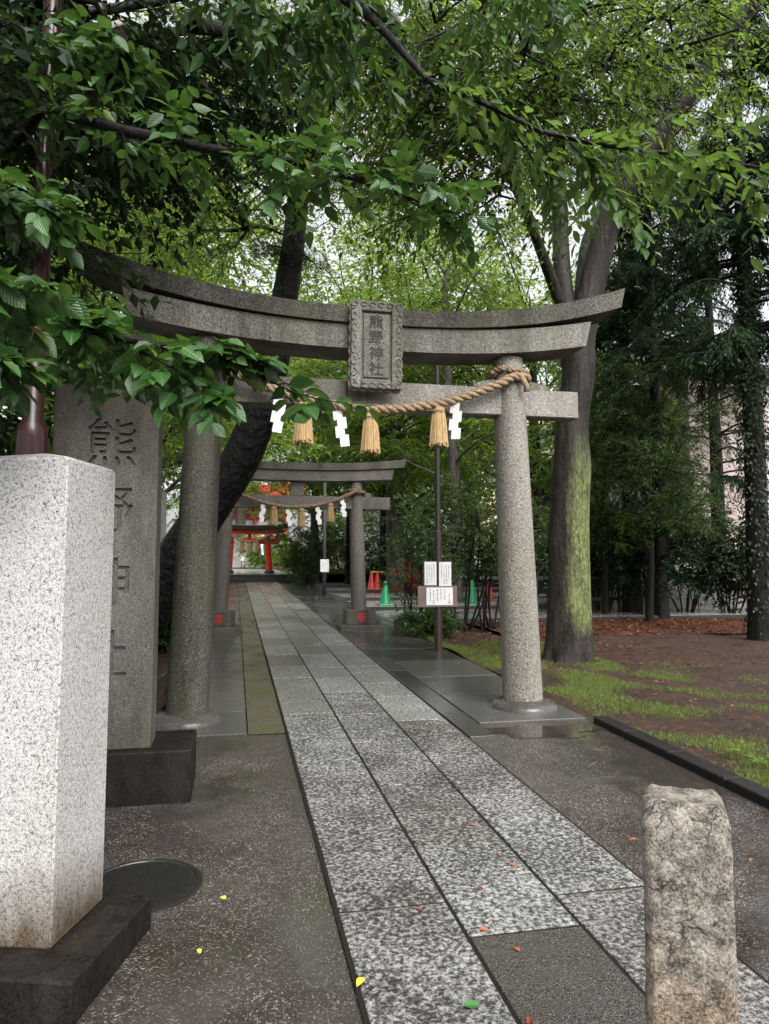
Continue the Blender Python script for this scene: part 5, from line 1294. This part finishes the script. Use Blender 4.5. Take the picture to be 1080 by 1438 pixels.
# ---- grass, litter and weeds
def scatter(n, fx, seed):
    r = np.random.default_rng(seed); return fx(r, n), r
def grass_patch(name, x0, x1, y0, y1, n, h, seed, mat='grass', thr=.0, dz=0.01, keep=None, sc=1.0):
    r = np.random.default_rng(seed); x = r.uniform(x0, x1, n); y = r.uniform(y0, y1, n)
    f = np.zeros(n)
    for _ in range(8):
        k_ = r.uniform(.8, 4.5) * sc; a = r.uniform(0, 6.28); f += np.sin(k_ * (x * math.cos(a) + y * math.sin(a)) + r.uniform(0, 6.28))
    k = r.uniform(0, 1, n) < np.clip((f - thr) / 3.0, .02 if thr > -2 else 1, 1) ** 1.5
    if keep is not None: k &= keep(x, y)
    x, y = x[k], y[k]; n = len(x)
    D = r.normal(size=(n, 3)) * [.5, .5, .1] + [0, 0, .8]; mb = MB()
    leaf_geo(mb, np.stack([x, y, SLOPE * y + dz - .014 + (bumps(x, y, .014, 5) if x0 > 3 and y1 < 20 else 0)], -1), D, rand_dirs(r, n) * [1, 1, .2], h * r.uniform(.4, 1.3, n), .12)
    return tag(obj(name, mb, M[mat]), 'patchy short grass on the wet soil', 'grass', None, 'stuff')
rk = np.random.default_rng(77)
def keep1(x, y): return rk.uniform(0, 1, len(x)) < np.clip(1.15 - (x - 3.2 - np.clip(8.4 - y, 0, 3) * .2) / 2.8, 0, 1) * np.clip((9.4 - y) / 1.6, 0, 1) * .8
g = grass_patch('grass', 3.22, 8, 2.5, 9.4, 250000, .04, 1, thr=-1.2, keep=keep1, sc=2.2); g['label'] = 'patchy bright grass beside the black kerb on the right'
g = grass_patch('grass', 3.12, 4.9, 8.2, 12.8, 60000, .042, 2, thr=-1.5, sc=1.6, keep=lambda x, y: rk.uniform(0, 1, len(x)) < .8); g['label'] = 'sparse grass around the notice pole'
g = grass_patch('grass', 3.6, 18, 31.6, 34, 20000, .22, 3, dz=.35, thr=-3); g['label'] = 'bright grass beyond the terrace steps'
g = grass_patch('grass', -3, -.65, 6.8, 12, 6000, .08, 4, thr=.8); g['label'] = 'sparse grass on the left behind the gate pillar'
def litter(name, x0, x1, y0, y1, n, L, seed, label, dz=.03):
    r = np.random.default_rng(seed); x = r.uniform(x0, x1, n); y = r.uniform(y0, y1, n); mb = MB()
    D = r.normal(size=(n, 3)) * [1, 1, .15]; leaf_geo(mb, np.stack([x, y, SLOPE * y + dz + r.uniform(-.01, .02, n) + (bumps(x, y, .014, 6 if y0 > 11 else 5) if x0 > 3 else 0)], -1), D, r.normal(size=(n, 3)) * .3 + [0, 0, 1], L * r.uniform(.6, 1.2, n), .5)
    return tag(obj(name, mb, M['leaf_fallen']), label, 'leaf litter', None, 'stuff')
litter('leaf_litter', 4.8, 16, 11.4, 16.2, 9000, .085, 5, 'brown fallen leaf litter carpeting the soil before the boundary wall', .02)
litter('leaf_litter', 3.15, 6, 8.5, 13.6, 900, .07, 6, 'scattered brown leaves around the shrubs and notice pole', .02)
litter('leaf_litter', 3.4, 13, 3.0, 11.4, 1100, .05, 9, 'thin scatter of dark fallen leaves over the soil on the right', .012)
litter('leaf_litter', -.6, .42, 13.5, 30, 500, .06, 7, 'brown leaf litter along the left side of the path', .014)

# weed plants by the kerb
for i, (u, v, lb) in enumerate(((1072, 1075, 'small leafy weed behind the kerb at the right edge'), (1040, 1062, 'small leafy weed left of the other kerb weed'))):
    r = np.random.default_rng(40 + i); rr_ = _fw + _rt * (u - 540) / FOC - _up * (v - 719) / FOC
    tpar = (0 - CAM_H) / (rr_[2] - SLOPE * rr_[1]); p0 = A([0, 0, CAM_H]) + rr_ * tpar
    mb = MB(); n = 26; a = r.uniform(0, 6.28, n); D = np.stack([np.cos(a), np.sin(a), r.uniform(.2, 1.0, n)], -1)
    leaf_geo(mb, p0[None] + D * r.uniform(.02, .07, n)[:, None] + A([0, 0, .01]), D, A([[0, 0, 1.0]]) + r.normal(size=(n, 3)) * .3, .045 * r.uniform(.6, 1.2, n), .65, True)
    tag(obj('weed', mb, M['leaf_back'], None, False, tuple(p0)), lb, 'weed', 'weeds behind the kerb')

# single fallen leaves on the wet paving
def ground_pt(u, v):
    rr_ = _fw + _rt * (u - 540) / FOC - _up * (v - 719) / FOC; tpar = (0.024 - CAM_H) / (rr_[2] - SLOPE * rr_[1]); return A([0, 0, CAM_H]) + rr_ * tpar
FL = [(506, 1378, 'fallen_yellow', .05, 'single bright yellow fallen leaf on the left slab edge'),
      (664, 1411, 'fallen_green', .06, 'single fresh green fallen leaf on the nearest slab'),
      (313, 1260, 'fallen_yellow', .04, 'slim yellowish fallen leaf on the forecourt right of the manhole cover'),
      (280, 1335, 'fallen_yellow', .03, 'tiny yellow fallen leaf on the forecourt near the white post plinth')]
SAME = [(425, 1224), (585, 1275), (665, 1158), (674, 1247), (680, 1305), (726, 1332), (824, 1124), (889, 1178), (1055, 1207), (743, 1432), (704, 1200), (720, 1214), (833, 1207), (1041, 1041)]
for i, (u, v, mt, L, lb) in enumerate(FL + [(u, v, 'fallen_orange' if i % 3 else 'fallen_red', .036, None) for i, (u, v) in enumerate(SAME)]):
    r = np.random.default_rng(200 + i); p0 = ground_pt(u, v); a = r.uniform(0, 6.28); mb = MB()
    leaf_geo(mb, p0[None] - .5 * L * A([[math.cos(a), math.sin(a), 0]]), A([[math.cos(a), math.sin(a), .05]]), A([[r.normal() * .1, r.normal() * .1, 1.0]]), L, .6, True)
    o = obj('fallen_leaf', mb, M[mt], None, False, tuple(p0))
    if lb: tag(o, lb, 'fallen leaf')
    else: tag(o, 'small reddish orange fallen leaf on the wet ground', 'fallen leaf', 'small reddish fallen leaves')
